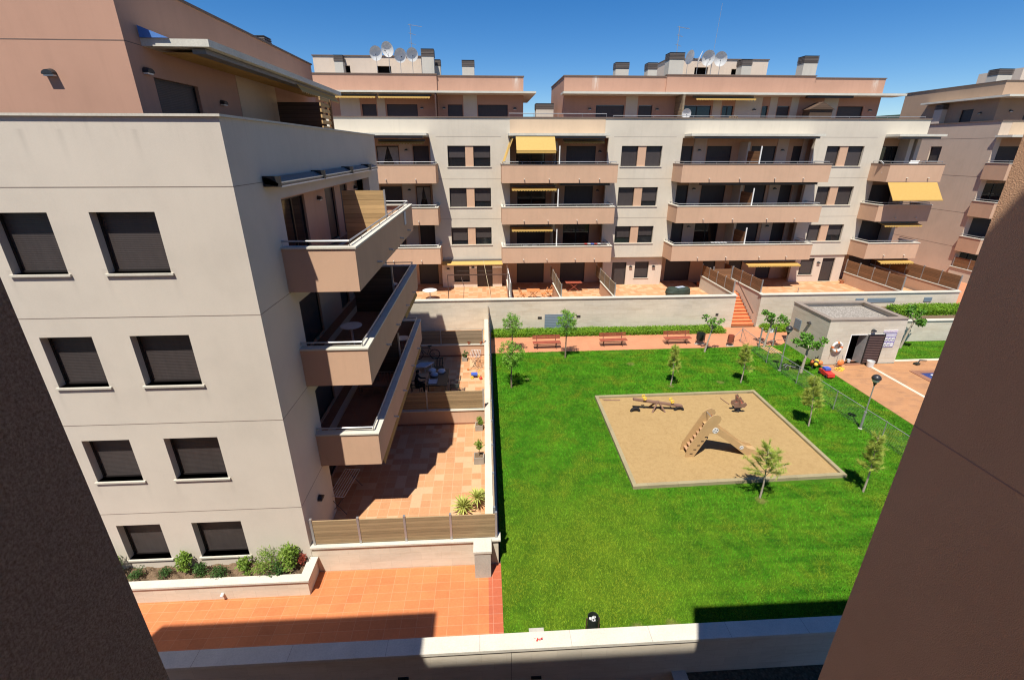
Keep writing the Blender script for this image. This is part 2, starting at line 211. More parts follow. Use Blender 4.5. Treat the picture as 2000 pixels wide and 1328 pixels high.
# ---------------------------------------------------------------- mesh helpers
class MB:
    def __init__(s): s.v = []; s.f = []; s.mi = []; s.mats = []; s.cur = 0
    def mat(s, name):
        if name not in s.mats: s.mats.append(name)
        s.cur = s.mats.index(name); return s
    def add(s, vs, fs):
        o = len(s.v); s.v += [tuple(p) for p in vs]; s.f += [tuple(i + o for i in f) for f in fs]; s.mi += [s.cur] * len(fs); return s
    def box(s, x0, x1, y0, y1, z0, z1, m=None):
        if m: s.mat(m)
        return s.add([(x, y, z) for z in (z0, z1) for y in (y0, y1) for x in (x0, x1)],
                     [(0, 2, 3, 1), (4, 5, 7, 6), (0, 1, 5, 4), (2, 6, 7, 3), (0, 4, 6, 2), (1, 3, 7, 5)])
    def obox(s, c, dx, dy, dz, ang=0, m=None):
        if m: s.mat(m)
        ca, sa = math.cos(ang), math.sin(ang)
        return s.add([(c[0] + ca * x * dx / 2 - sa * y * dy / 2, c[1] + sa * x * dx / 2 + ca * y * dy / 2, c[2] + z * dz / 2) for z in (-1, 1) for y in (-1, 1) for x in (-1, 1)],
                     [(0, 2, 3, 1), (4, 5, 7, 6), (0, 1, 5, 4), (2, 6, 7, 3), (0, 4, 6, 2), (1, 3, 7, 5)])
    def bar(s, a, b, r, m=None, n=6, r2=None):
        if m: s.mat(m)
        a = Vector(a); b = Vector(b); d = (b - a)
        if d.length < 1e-6: return s
        q = d.to_track_quat('Z', 'Y'); r2 = r if r2 is None else r2; vs = []
        for p, rr in ((a, r), (b, r2)):
            for i in range(n):
                t = 2 * math.pi * i / n + math.pi / n; vs.append(p + q @ Vector((rr * math.cos(t), rr * math.sin(t), 0)))
        return s.add(vs, [(i, (i + 1) % n, n + (i + 1) % n, n + i) for i in range(n)] + [tuple(range(n))[::-1], tuple(range(n, 2 * n))])
    def path(s, pts, r, m=None, n=6):
        for a, b in zip(pts, pts[1:]): s.bar(a, b, r, m, n)
        return s
    def plank(s, a, b, wid, th, up=(0, 0, 1), m=None):
        if m: s.mat(m)
        a = Vector(a); b = Vector(b); d = (b - a).normalized(); u = Vector(up); sd_ = d.cross(u).normalized() * wid / 2; uu = sd_.cross(d).normalized() * th / 2
        return s.add([p + i * sd_ + j * uu for p in (a, b) for i in (-1, 1) for j in (-1, 1)],
                     [(0, 1, 3, 2), (4, 6, 7, 5), (0, 4, 5, 1), (2, 3, 7, 6), (0, 2, 6, 4), (1, 5, 7, 3)])
    def lathe(s, c, prof, n=16, m=None):
        if m: s.mat(m)
        vs = [(c[0] + r * math.cos(2 * math.pi * i / n), c[1] + r * math.sin(2 * math.pi * i / n), c[2] + z) for r, z in prof for i in range(n)]
        fs = [(j * n + i, j * n + (i + 1) % n, (j + 1) * n + (i + 1) % n, (j + 1) * n + i) for j in range(len(prof) - 1) for i in range(n)]
        if prof[0][0] > .001: fs.append(tuple(range(n))[::-1])
        if prof[-1][0] > .001: fs.append(tuple(range((len(prof) - 1) * n, len(prof) * n)))
        return s.add(vs, fs)
    def prism(s, pts, y0, y1, m=None, axis='y'):
        if m: s.mat(m)
        n = len(pts)
        if axis == 'y': f = lambda u, v, w_: (u, w_, v)
        elif axis == 'x': f = lambda u, v, w_: (w_, u, v)
        else: f = lambda u, v, w_: (u, v, w_)
        return s.add([f(u, v, w_) for w_ in (y0, y1) for u, v in pts], [tuple(range(n)), tuple(range(n, 2 * n))[::-1]] + [(i, (i + 1) % n, n + (i + 1) % n, n + i) for i in range(n)])
    def wall(s, ax, u0, u1, z0, z1, w0, w1, holes=(), m=None):
        if m: s.mat(m)
        us = sorted({u0, u1} | {h[0] for h in holes} | {h[1] for h in holes}); zs = sorted({z0, z1} | {h[2] for h in holes} | {h[3] for h in holes})
        us = [u for u in us if u0 <= u <= u1]; zs = [z for z in zs if z0 <= z <= z1]
        f = (lambda u, w_, z: (u, w_, z)) if ax == 'x' else (lambda u, w_, z: (w_, u, z))
        nu, nz = len(us) - 1, len(zs) - 1
        sol = [[not any(h[0] <= (us[i] + us[i + 1]) / 2 <= h[1] and h[2] <= (zs[j] + zs[j + 1]) / 2 <= h[3] for h in holes) for j in range(nz)] for i in range(nu)]
        idx = {}; vs = []; fs = []
        def V(i, j, k_):
            if (i, j, k_) not in idx: idx[i, j, k_] = len(vs); vs.append(f(us[i], (w0, w1)[k_], zs[j]))
            return idx[i, j, k_]
        S = lambda i, j: 0 <= i < nu and 0 <= j < nz and sol[i][j]
        for i in range(nu):
            for j in range(nz):
                if not sol[i][j]: continue
                for k_ in (0, 1): fs.append((V(i, j, k_), V(i + 1, j, k_), V(i + 1, j + 1, k_), V(i, j + 1, k_)))
                if not S(i - 1, j): fs.append((V(i, j, 0), V(i, j + 1, 0), V(i, j + 1, 1), V(i, j, 1)))
                if not S(i + 1, j): fs.append((V(i + 1, j, 0), V(i + 1, j + 1, 0), V(i + 1, j + 1, 1), V(i + 1, j, 1)))
                if not S(i, j - 1): fs.append((V(i, j, 0), V(i + 1, j, 0), V(i + 1, j, 1), V(i, j, 1)))
                if not S(i, j + 1): fs.append((V(i, j + 1, 0), V(i + 1, j + 1, 0), V(i + 1, j + 1, 1), V(i, j + 1, 1)))
        return s.add(vs, fs)
    def leaves(s, c, rad, n, size, m=None, asp=.6, droop=0, flat=0):
        if m: s.mat(m)
        c = Vector(c); rad = Vector(rad) if not isinstance(rad, (int, float)) else Vector((rad,) * 3)
        for _ in range(n):
            while True:
                d = Vector((random.uniform(-1, 1), random.uniform(-1, 1), random.uniform(-1, 1)))
                if .15 < d.length < 1: break
            p = c + Vector((d.x * rad.x, d.y * rad.y, d.z * rad.z)); L = size * random.uniform(.6, 1.3)
            a = Vector((random.gauss(0, 1), random.gauss(0, 1), random.gauss(0, 1 - flat) - droop)).normalized()
            b = a.cross(Vector((random.gauss(0, 1), random.gauss(0, 1), random.gauss(0, 1)))).normalized() * L * asp / 2
            s.add([p, p + a * L * .5 + b, p + a * L, p + a * L * .5 - b], [(0, 1, 2, 3)])
        return s
    def needles(s, p, d, n, L, m=None, spread=.8, wid=.006):
        if m: s.mat(m)
        p = Vector(p); d = Vector(d).normalized()
        for _ in range(n):
            a = (d + Vector((random.gauss(0, spread), random.gauss(0, spread), random.gauss(0, spread)))).normalized() * L * random.uniform(.6, 1.2)
            b = a.cross(Vector((random.gauss(0, 1), random.gauss(0, 1), random.gauss(0, 1)))).normalized() * wid; q = p + d * random.uniform(-.08, .08)
            s.add([q - b, q + b, q + a], [(0, 1, 2)])
        return s
    def build(s, name, parent=None, smooth=False, local=False, recalc=True, loc=None):
        me = bpy.data.meshes.new(name); off = Vector((0, 0, 0))
        if parent is not None and not local:
            p = parent
            while p is not None: off += p.location; p = p.parent
        if loc: off = Vector(loc)
        me.from_pydata([tuple(Vector(v_) - off) for v_ in s.v], [], s.f)
        for m in s.mats: me.materials.append(M[m])
        me.polygons.foreach_set('material_index', s.mi)
        if recalc:
            bm = bmesh.new(); bm.from_mesh(me); bmesh.ops.recalc_face_normals(bm, faces=bm.faces); bm.to_mesh(me); bm.free()
        if smooth: me.polygons.foreach_set('use_smooth', [True] * len(me.polygons))
        me.update(); o = bpy.data.objects.new(name, me); C.objects.link(o); o.parent = parent
        if loc: o.location = loc
        return o
def tag(o, label=None, cat=None, group=None, kind=None):
    for a, b in (('label', label), ('category', cat), ('group', group), ('kind', kind)):
        if b: o[a] = b
    return o
def empty(name, loc, label, cat, group=None, rz=0):
    o = bpy.data.objects.new(name, None); C.objects.link(o); o.location = loc; o.rotation_euler.z = rz; return tag(o, label, cat, group)
def copy_tree(o, parent=None):
    c = o.copy(); C.objects.link(c); c.parent = parent
    for ch in list(o.children): copy_tree(ch, c)
    return c
def struct(mb, name, **k): return tag(mb.build(name, **k), kind='structure')
def box_part(name, par, m, *b): return MB().box(*b, m=m).build(name, par)
# ---------------------------------------------------------------- ground
BIG = 400
# one sheet for the courtyard level, open over the sunken yard in front of the near wall
g = MB().mat('yard gravel')
for (x0, x1, y0, y1) in ((-BIG, BIG, 60, BIG + 400), (-BIG, -14, 8.03, 60), (-14, 60, 8.03, 60), (60, BIG, 8.03, 60)):
    g.add([(x0, y0, -.06), (x1, y0, -.06), (x1, y1, -.06), (x0, y1, -.06)], [(0, 1, 2, 3)])
g.add([(-BIG, -200, -3.2), (BIG, -200, -3.2), (BIG, 8.03, -3.2), (-BIG, 8.03, -3.2)], [(0, 1, 2, 3)])
struct(g, 'ground')
def sheet(name, pts, z, m, th=.05, kind='structure'):
    return tag(MB().prism(pts, z - th, z, m, 'z').build(name), kind=kind)
sheet('front_path', [(-14, 8.02), (-.12, 8.02), (-.12, 10.95), (-14, 10.95)], .0, 'terracotta path')
sheet('front_path_edging', [(-.12, 8.02), (.27, 8.02), (.27, 10.95), (-.12, 10.95)], .004, 'red edge tile')
sheet('back_path', [(.1, 27.25), (15.4, 27.45), (19.4, 27.6), (19.9, 27.96), (24.69, 27.96), (24.69, 31), (.1, 31)], .0, 'back path paving')
sheet('pool_deck', [(19.92, 14), (40, 14), (40, 24.75), (24.6, 24.65), (24.6, 24.4), (19.92, 24.4)], .012, 'pool deck paving')
sheet('deck_edging', [(24.75, 24.65), (40, 24.75), (40, 25.05), (24.75, 24.9)], .02, 'deck strip')
sheet('deck_drain_strip', [(22.62, 8), (22.84, 8), (22.9, 24.3), (22.7, 24.3)], .018, 'deck strip')
# lawn: one sheet around everything
L = MB().mat('lawn grass'); nx, ny = 56, 42; X0, X1, Y0, Y1 = .27, 19.92, 8.02, 27.4
vs = []; fs = []
for j in range(ny + 1):
    for i in range(nx + 1):
        x = X0 + (X1 - X0) * i / nx; y = Y0 + (Y1 - Y0) * j / ny
        vs.append((x, y, -.008 + .0 * math.sin(x * 1.3)))
for j in range(ny):
    for i in range(nx):
        a = j * (nx + 1) + i; fs.append((a, a + 1, a + nx + 2, a + nx + 1))
L.add(vs, fs); L.add([(24.6, 24.9, -.008), (40, 24.9, -.008), (40, 27.9, -.008), (19.9, 27.9, -.008), (19.9, 27.5, -.008), (24.6, 27.5, -.008)], [(0, 1, 2, 3, 4, 5)]); L.add([(15.4, 27.4, -.01), (19.92, 27.4, -.01), (19.92, 27.97, -.01), (15.4, 27.97, -.01)], [(0, 1, 2, 3)])
lawn = struct(L, 'lawn')
# grass blades: uncountable, one object fed by geometry nodes is avoided: plain mesh of blades on the nearest strip, tufts farther on
SP = [(5.6, 21.15), (5.5, 14.2), (13.97, 14.41), (14.06, 21.28)]
def in_sand(x, y): return 5.45 < x < 14.05 and 14.1 < y < 21.35
gb = MB().mat('grass blade'); gv = gb.v; gf = gb.f
def blade(x, y, h):
    a = random.uniform(0, 6.28); wd = random.uniform(.005, .011) * (1 + y * .035); dx, dy = math.cos(a) * wd, math.sin(a) * wd
    lx, ly = random.gauss(0, h * .55), random.gauss(0, h * .55); o = len(gv)
    gv.extend(((x - dx, y - dy, -.01), (x + dx, y + dy, -.01), (x + lx, y + ly, h))); gf.append((o, o + 1, o + 2))
SLABS = ((3.7, .87, 26.95, .2), (8.2, .87, 27.0, .2), (12.65, .87, 27.1, .2), (18.42, .28, 26.1, .2), (18.62, .28, 25.6, .2), (18.62, .28, 25.0, .2), (1.15, .22, 8.5, .27), (18.25, .55, 26.75, .55))
n_b = 0
while n_b < 330000:
    y = 8.1 + (27.3 - 8.1) * random.random() ** 1.35; x = random.uniform(.3, 19.85)
    if in_sand(x, y) or x > 1.2 * y + 1.5 or any(abs(x - a) < b and abs(y - c) < d for a, b, c, d in SLABS) or (random.random() < .4 and any((x - a) ** 2 + (y - b) ** 2 < (r * .8) ** 2 for a, b, r in BARE)): continue
    n_b += 1; blade(x, y, random.uniform(.02, .045) * (1 + y * .02))
for _ in range(9000): blade(random.uniform(24.7, 34), random.uniform(25.05, 27.7), random.uniform(.03, .05))
gb.mi = [0] * len(gf)
tag(gb.build('grass', recalc=False), 'short mown green grass covering the lawn', 'grass', kind='stuff')
# sand pit
sheet('sand', SP, .03, 'sand', .05, 'stuff')
def offs(p, q, d): return None
sb = empty('sandpit_border', (9.8, 17.7, 0), 'low timber sleeper frame around the sand of the playground', 'sandpit border')
cc = [Vector((*p, 0)) for p in SP]
for i in range(4):
    a, b = cc[i], cc[(i + 1) % 4]; d = (b - a).normalized(); e = .078 if i % 2 else -.082
    MB().plank(a + d * e + Vector((0, 0, .06)), b - d * e + Vector((0, 0, .06)), .16, .15, m='sleeper timber').build('sleeper', sb)
# hills far off
hl = MB().mat('far hill green'); n = 220
for ring, (rr, hh) in enumerate(((330, 0), (420, 17))):
    pass
vs = []; fs = []
for i in range(n + 1):
    t = i / n; x = -100 + 620 * t; base = 430
    h = 26 + 13.2 / (1 + math.exp(-(x - 325) / 9)) + .5 * math.sin(x * .11) + .45 * math.sin(x * .31 + 1) + .7 * random.random()
    vs += [(x, base, -1), (x, base, h), (x, base + 160, h + 2), (x, base + 200, -1)]
for i in range(n):
    for k_ in range(3): a = i * 4 + k_; fs.append((a, a + 1, a + 5, a + 4))
hl.add(vs, fs); struct(hl, 'hills')
# ---------------------------------------------------------------- building kit
def cornered(ax, w, s_):
    """map (u, depth inward, z) to world for a wall face at w; s_ = +1/-1 inward direction"""
    return (lambda u, d, z: (u, w + s_ * d, z)) if ax == 'x' else (lambda u, d, z: (w + s_ * d, u, z))
def fbox(mb, ax, w, s_, u0, u1, d0, d1, z0, z1, m=None):
    a, b = w + s_ * d0, w + s_ * d1; a, b = min(a, b), max(a, b)
    return mb.box(u0, u1, a, b, z0, z1, m) if ax == 'x' else mb.box(a, b, u0, u1, z0, z1, m)
def window(par, ax, w, s_, u0, u1, z0, z1, dep=.22, kind='shutter', sill=True, name='window', lab=None):
    fr = MB().mat('dark frame'); t = .05
    for a in ((u0, u0 + t, z0, z1), (u1 - t, u1, z0, z1), (u0 + t, u1 - t, z0, z0 + t), (u0 + t, u1 - t, z1 - t, z1)): fbox(fr, ax, w, s_, a[0], a[1], dep - .03, dep + .03, a[2], a[3])
    if kind in ('glass', 'curtain') and u1 - u0 > .9: fbox(fr, ax, w, s_, (u0 + u1) / 2 - .04, (u0 + u1) / 2 + .04, dep - .03, dep + .03, z0 + t, z1 - t)
    f = fr.build(name, par)
    if lab: f['label'] = lab
    if kind == 'half':
        zz = z0 + (z1 - z0) * random.uniform(.15, .5); fbox(MB(), ax, w, s_, u0 + t, u1 - t, dep, dep + .02, zz, z1 - t, 'brown shutter').build('shutter', f)
        fbox(MB(), ax, w, s_, u0 + t, u1 - t, dep + .022, dep + .03, z0 + t, zz + .02, 'window glass').build('pane', f); g_ = MB().mat('dark frame'); fbox(g_, ax, w, s_, u0 + t, u1 - t, dep - .01, dep + .02, zz - .03, zz - .001); g_.build('shutter_bar', f)
    elif kind == 'shutter': fbox(MB(), ax, w, s_, u0 + t, u1 - t, dep, dep + .02, z0 + t, z1 - t, 'brown shutter').build('shutter', f)
    else:
        fbox(MB(), ax, w, s_, u0 + t, u1 - t, dep, dep + .015, z0 + t, z1 - t, 'window glass').build('pane', f)
        if kind == 'curtain':
            c = MB().mat('curtain'); mid = (u0 + u1) / 2; P_ = cornered(ax, w, s_); q = dep - .012
            for sg, uu in ((1, u0 + t), (-1, u1 - t)):
                k1 = uu + sg * (mid - u0 - t) * .95; k2 = uu + sg * (mid - u0) * .35
                c.add([P_(uu, q, z1 - .08), P_(k1, q, z1 - .08), P_(k2, q, z0 + .5), P_(uu, q, z0 + .3)], [(0, 1, 2, 3)])
            c.build('curtain', f)
    if sill: fbox(MB(), ax, w, s_, u0 - .06, u1 + .06, -.05, dep, z0 - .05, z0, 'pale coping stone').build('sill', f)
    return f
def wall_lamp(par, p, out):
    x, y, z = p; ox, oy = out
    m = MB().mat('dark metal'); n = 8; vs = []; 
    for k_ in range(n + 1):
        t = math.pi * k_ / n; a = math.cos(t) * .13; b = math.sin(t) * .13
        vs += [(x - oy * a + ox * b * .0, y + ox * a, z + b), (x - oy * a + ox * .14, y + ox * a + oy * .14, z + b * .75)]
    m.add(vs, [(2 * i, 2 * i + 2, 2 * i + 3, 2 * i + 1) for i in range(n)] + [tuple(range(1, 2 * n + 2, 2)), tuple(range(0, 2 * n + 2, 2))])
    o = m.build('wall_lamp', par)
    MB().obox((x + ox * .06, y + oy * .06, z - .02), .1 + abs(oy) * .12, .1 + abs(ox) * .12, .035, 0, 'lamp globe').build('lens', o); return o
def spout(par, x, y, z, out):
    MB().bar((x, y, z), (x + out[0] * .16, y + out[1] * .16, z - .01), .035, 'coping stone', 8).build('drain_spout', par)
def railing(par, pts, h=.14, name='railing', m='galvanised steel', posts=1.2):
    r = MB().mat(m); up = Vector((0, 0, h))
    for a, b in zip(pts, pts[1:]):
        a = Vector(a); b = Vector(b); r.bar(a + up, b + up, .024, n=8); L_ = (b - a).length; k_ = max(1, int(L_ / posts))
        for i in range(k_ + 1): q = a + (b - a) * i / k_; r.bar(q, q + up, .01)
    return r.build(name, par)
def chimney(par, x0, x1, y0, y1, z0, z1, cap=.5, m='grey chimney stucco'):
    c = MB().box(x0, x1, y0, y1, z0, z1 - cap, m).build('chimney', par)
    k_ = MB(); e = .025
    k_.box(x0 + .05, x1 - .05, y0 + .05, y1 - .05, z1 - cap, z1 - .04, 'interior dark'); n_ = 5
    for i in range(n_):
        z = z1 - cap + .02 + i * (cap - .06) / n_; k_.box(x0 - e, x1 + e, y0 - e, y1 + e, z, z + (cap - .06) / n_ * .72, 'chimney louvre')
    k_.box(x0 - e, x1 + e, y0 - e, y1 + e, z1 - .035, z1, 'dark metal'); k_.build('chimney_cowl', c); return c
def awning_edge(par, x0, x1, y, z, dep=.35, drop=.16, m='yellow canvas', lab=None, box=True):
    """rolled-in awning: cassette with a short strip of canvas and scalloped valance, along x"""
    a = MB()
    if box: a.box(x0 - .05, x1 + .05, y, y + .14, z + .1, z + .22, 'grey cassette')
    a.mat(m); a.add([(x0, y + .05, z + .1), (x1, y + .05, z + .1), (x1, y - dep, z), (x0, y - dep, z), (x0, y + .05, z + .085), (x1, y + .05, z + .085), (x1, y - dep, z - .015), (x0, y - dep, z - .015)],
                     [(0, 1, 2, 3), (4, 7, 6, 5), (0, 3, 7, 4), (1, 5, 6, 2)])
    n_ = max(3, int((x1 - x0) / .2)); w_ = (x1 - x0) / n_
    for i in range(n_):
        xx = x0 + i * w_; pts = [(xx, y - dep, z)] + [(xx + w_ * t, y - dep - .01, z - drop * (.6 + .4 * math.sin(math.pi * t))) for t in (0, .25, .5, .75, 1)] + [(xx + w_, y - dep, z)]
        a.add(pts, [tuple(range(len(pts)))])
    o = a.build('awning', par)
    if lab: o['label'] = lab
    return o
def balcony(par, ax, w, s_, u0, u1, z0, z1, dep=1.9, m='peach stucco', cop='coping stone', name='balcony', rail=True, spouts=(), ends=(True, True)):
    """parapet balcony sticking out of face w against the inward direction s_"""
    t = .14; b = MB().mat(m)
    fbox(b, ax, w, s_, u0, u1, -dep + t, 0, z0, z0 + .26)           # floor slab
    fbox(b, ax, w, s_, u0, u1, -dep, -dep + t, z0, z1)
    if ends[0]: fbox(b, ax, w, s_, u0, u0 + t, -dep + t, 0, z0 + .26, z1)
    if ends[1]: fbox(b, ax, w, s_, u1 - t, u1, -dep + t, 0, z0 + .26, z1)
    o = b.build(name, par)
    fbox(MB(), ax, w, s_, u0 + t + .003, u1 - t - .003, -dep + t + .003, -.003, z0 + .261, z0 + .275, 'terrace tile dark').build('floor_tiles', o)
    c = MB().mat(cop); e = .03; W_ = .24; zc = z1 + .003
    fbox(c, ax, w, s_, u0 - e, u1 + e, -dep - e, -dep + W_, zc, zc + .05)
    if ends[0]: fbox(c, ax, w, s_, u0 - e, u0 + W_, -dep + W_, 0, zc, zc + .05)
    if ends[1]: fbox(c, ax, w, s_, u1 - W_, u1 + e, -dep + W_, 0, zc, zc + .05)
    c.build('coping', o)
    P_ = cornered(ax, w, s_)
    if rail:
        q = -dep + .16; pts = []
        if ends[0]: pts.append(P_(u0 + .12, 0, zc + .05))
        pts += [P_(u0 + .12, q, zc + .05), P_(u1 - .12, q, zc + .05)]
        if ends[1]: pts.append(P_(u1 - .12, 0, zc + .05))
        railing(o, pts)
    for u in spouts:
        q = P_(u, -dep, z0 + .28); out = (0, -s_) if ax == 'x' else (-s_, 0)
        spout(o, q[0], q[1], q[2], out)
    return o
def joint(par, segs, m='brown coping'):
    """thin recessed-looking movement joints, 3 mm proud"""
    for b in segs: MB().box(*b, m=m).build('joint', par)
# ================================================================ building A (left)
AX, AY = -5.43, 10.96
A = empty('apartment_building', (-10, 18, 0), 'cream block on the left with pink penthouse and three long balconies over the tiled terrace', 'apartment building')
zF = [(9.37, 10.73), (6.5, 7.84), (3.62, 4.93), (.8, 2.08)]
wx = [(-10.67, -9.47), (-8.6, -7.22), (-13.2, -12.0)]
holes = [(a, b, c, d) for a, b in wx for c, d in zF]
wl = MB().mat('cream stucco')
wl.wall('x', -15, AX, -.1, 12.62, AY, AY + .3, holes)
OPEN = [(13.3, 23.6, 8.55, 10.78), (13.3, 23.6, 5.65, 7.9), (13.3, 23.6, 2.77, 5.0), (13.35, 25.0, .22, 2.1)]
wl.wall('y', AY + .3, 25.7, -.1, 12.62, AX - .3, AX, OPEN)
wl.box(-15, AX, 25.45, 25.7, -.1, 12.62) if False else wl.box(-15, AX - .3, 25.4, 25.7, -.1, 12.62)
wl.build('wall', A)
# storey slabs + recess back walls with joint lines
ins = MB().mat('peach stucco')
DR = {0: [(14.9, 16.85), (19.05, 20.3), (21.1, 22.2), (24.0, 25.2)], 1: [(14.6, 16.8), (19.2, 20.4), (21.1, 22.2), (24.0, 25.2)], 2: [(14.6, 16.8), (19.2, 20.4), (21.1, 22.2), (24.0, 25.2)], 3: [(14.0, 16.2), (17.6, 18.6), (20, 21), (22, 24.4)]}
ins.wall('y', AY + .3, 25.4, 0, 12.5, -6.25, -6.1, [(a, b, (8.6, 5.7, 2.82, .24)[k_], (10.6, 7.75, 4.85, 2.05)[k_]) for k_ in range(4) for a, b in DR[k_]])
ins.build('recess_wall', A)
fl = MB().mat('interior dark')
fl.box(-14.7, -6.3, AY + .35, 25.35, 11.9, 12.0)
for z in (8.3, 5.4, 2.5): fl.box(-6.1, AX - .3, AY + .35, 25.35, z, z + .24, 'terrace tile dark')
fl.box(-14.9, AX - .3, 11.3, 25.35, 10.9, 11.2, 'cream stucco')
fl.box(-14.7, -7.2, 11.35, 25.3, 0, 10.8, 'interior dark')
fl.build('floor_slab', A)
for k_ in range(4):
    for j_, (a, b) in enumerate(DR[k_]): window(A, 'y', -6.1, -1, a, b, (8.6, 5.7, 2.82, .24)[k_], (10.6, 7.75, 4.85, 2.05)[k_], .1, 'shutter' if (j_ + k_) % 3 else 'glass', False, 'balcony_door')
for a, b in wx:
    for c, d in zF: window(A, 'x', AY, 1, a, b, c, d, .23)
joint(A, [(-15, AX, AY - .003, AY, z, z + .018) for z in (11.24, 8.31, 5.39, 2.49)] + [(AX, AX + .003, AY, 25.7, z, z + .016) for z in (11.24,)] + [(AX, AX + .003, AY, 13.2, z, z + .016) for z in (8.31, 5.39, 2.49)], 'grey coping')
cp = MB().mat('pale coping stone'); cp.box(-15, AX + .05, AY - .05, AY + .34, 12.62, 12.67); cp.box(AX - .34, AX + .05, AY + .34, 25.75, 12.62, 12.67); cp.build('parapet_coping', A)
# balconies of A
BZ = [(8.35, 9.53), (5.45, 6.6), (2.57, 3.7)]
for i, (a, b) in enumerate(BZ):
    bl = balcony(A, 'y', AX, -1, 12.75, 23.4, a, b, 1.93, 'peach stucco', 'pale coping stone', spouts=(15.2, 17.2, 19.6, 21.6))
    if i: awning_edge  # rolled awnings under the balconies follow below
# privacy screens on the balconies of A
for i, (z0, z1, mm) in enumerate(((8.62, 10.55, 'honey timber'), (5.72, 7.6, 'dark timber'), (2.83, 4.7, 'dark timber'))):
    s0 = MB().box(-5.4, -3.85, 18.85, 18.9, z0, z1, mm); s0.build('privacy_screen', A)
    MB().box(-3.85, -3.79, 18.84, 18.91, z0, z1 + .03, 'galvanised steel').build('screen_post', A)
# scalloped valances hanging under the 1st and 2nd balcony of A
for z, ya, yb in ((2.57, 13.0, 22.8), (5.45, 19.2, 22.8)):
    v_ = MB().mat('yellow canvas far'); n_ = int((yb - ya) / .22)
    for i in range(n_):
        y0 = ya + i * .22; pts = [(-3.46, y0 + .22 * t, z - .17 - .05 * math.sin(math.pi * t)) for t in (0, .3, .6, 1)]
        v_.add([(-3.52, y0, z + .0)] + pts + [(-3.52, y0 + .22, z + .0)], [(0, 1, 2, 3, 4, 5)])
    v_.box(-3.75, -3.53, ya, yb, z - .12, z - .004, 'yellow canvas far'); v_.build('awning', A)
# closed awning cassette above the top balcony
aw = MB().mat('grey cassette')
aw.prism([(-5.43 + .02, 11.34), (-5.43 + .1, 11.36), (-5.43 + .38, 11.22), (-5.43 + .36, 11.16), (-5.43 + .05, 11.2)], 12.4, 24.1, axis='y')
for y in (12.4, 15.9, 19.3, 22.4): aw.box(-5.42, -5.0, y, y + .07, 11.14, 11.39, 'dark metal')
aw.box(-5.06, -5.03, 12.5, 24, 11.12, 11.15, 'white metal'); aw.build('awning', A)
wall_lamp(A, (AX, 12.15, 1.78), (1, 0))
for y, z in ((18.2, 10.3), (23.4, 10.3), (18.2, 7.35)): wall_lamp(A, (-6.1, y, z), (1, 0))
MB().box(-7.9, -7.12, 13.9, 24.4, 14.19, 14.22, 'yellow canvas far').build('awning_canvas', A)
MB().prism([(-8.15, 14.47), (-7.5, 14.47), (-8.15, 14.72)], 13.55, 13.6, 'blue tarp').build('blue_sheet', A)
# penthouse of A
PX_, PY_ = -8.18, 13.0
ph = MB().mat('salmon stucco')
ph.wall('x', -15, PX_, 12.0, 15.72, PY_, PY_ + .3, [])
ph.wall('y', PY_ + .3, 26.2, 12.0, 15.72, PX_ - .3, PX_, [(13.75, 15.7, 12.05, 13.66), (18.2, 19.0, 12.05, 13.66), (22, 24, 12.05, 13.66)])
ph.box(-15, PX_ - .3, 25.9, 26.2, 12, 15.72); ph.box(-15, PX_ - .3, 13.3, 25.9, 15.3, 15.5, 'roof gravel'); ph.build('penthouse_wall', A)
for a, b in ((13.75, 15.7), (18.2, 19.0), (22, 24)): window(A, 'y', PX_, -1, a, b, 12.05, 13.66, .12, 'shutter', False, 'terrace_door')
MB().box(PX_ + .002, PX_ + .012, 18.15, 21.3, 12.6, 14.3, 'sand stucco').build('wall_panel', A)
cp = MB().mat('brown coping'); cp.box(-15, PX_ + .05, PY_ - .05, PY_ + .34, 15.72, 15.78); cp.box(PX_ - .34, PX_ + .05, PY_ + .34, 26.25, 15.72, 15.78); cp.build('roof_coping', A)
joint(A, [(-15, PX_, PY_ - .003, PY_, 14.3, 14.318), (PX_, PX_ + .003, PY_, 13.7, 14.3, 14.316)], 'brown coping')
cs = MB().mat('weathered slab'); cs.box(PX_, -6.6, 13.6, 25.0, 14.3, 14.46); cs.build('canopy_slab', A)
MB().box(-7.1, -6.78, 13.75, 24.6, 14.17, 14.28, 'grey cassette').build('awning_cassette', A)
v_ = MB().mat('yellow canvas')
for i in range(24):
    y0 = 19.7 + i * .2; v_.add([(-6.75, y0, 14.2), (-6.6, y0, 13.98), (-6.6, y0 + .1, 13.92), (-6.6, y0 + .2, 13.98), (-6.75, y0 + .2, 14.2)], [(0, 1, 2, 3, 4)])
v_.build('awning', A)
sc_ = MB().mat('dark timber'); sc_.box(-8.1, -6.3, 21.12, 21.17, 12.0, 13.72); sc_.build('privacy_screen', A)
sl = MB()
for i in range(9): sl.box(-6.1, -6.05, 19.9, 21.0, 12.1 + i * .2, 12.22 + i * .2, 'honey timber')
sl.box(-6.15, -6.0, 21.0, 21.12, 12, 13.8, 'brown timber'); sl.build('slat_screen', A)
wall_lamp(A, (-10.0, PY_, 13.6), (0, -1)); wall_lamp(A, (PX_, 13.5, 13.72), (1, 0)); wall_lamp(A, (PX_, 16.9, 13.3), (1, 0))
chimney(A, -10.2, -9.4, 17.5, 18.3, 15.4, 16.6); chimney(A, -10, -9.3, 24, 24.7, 15.4, 16.5)
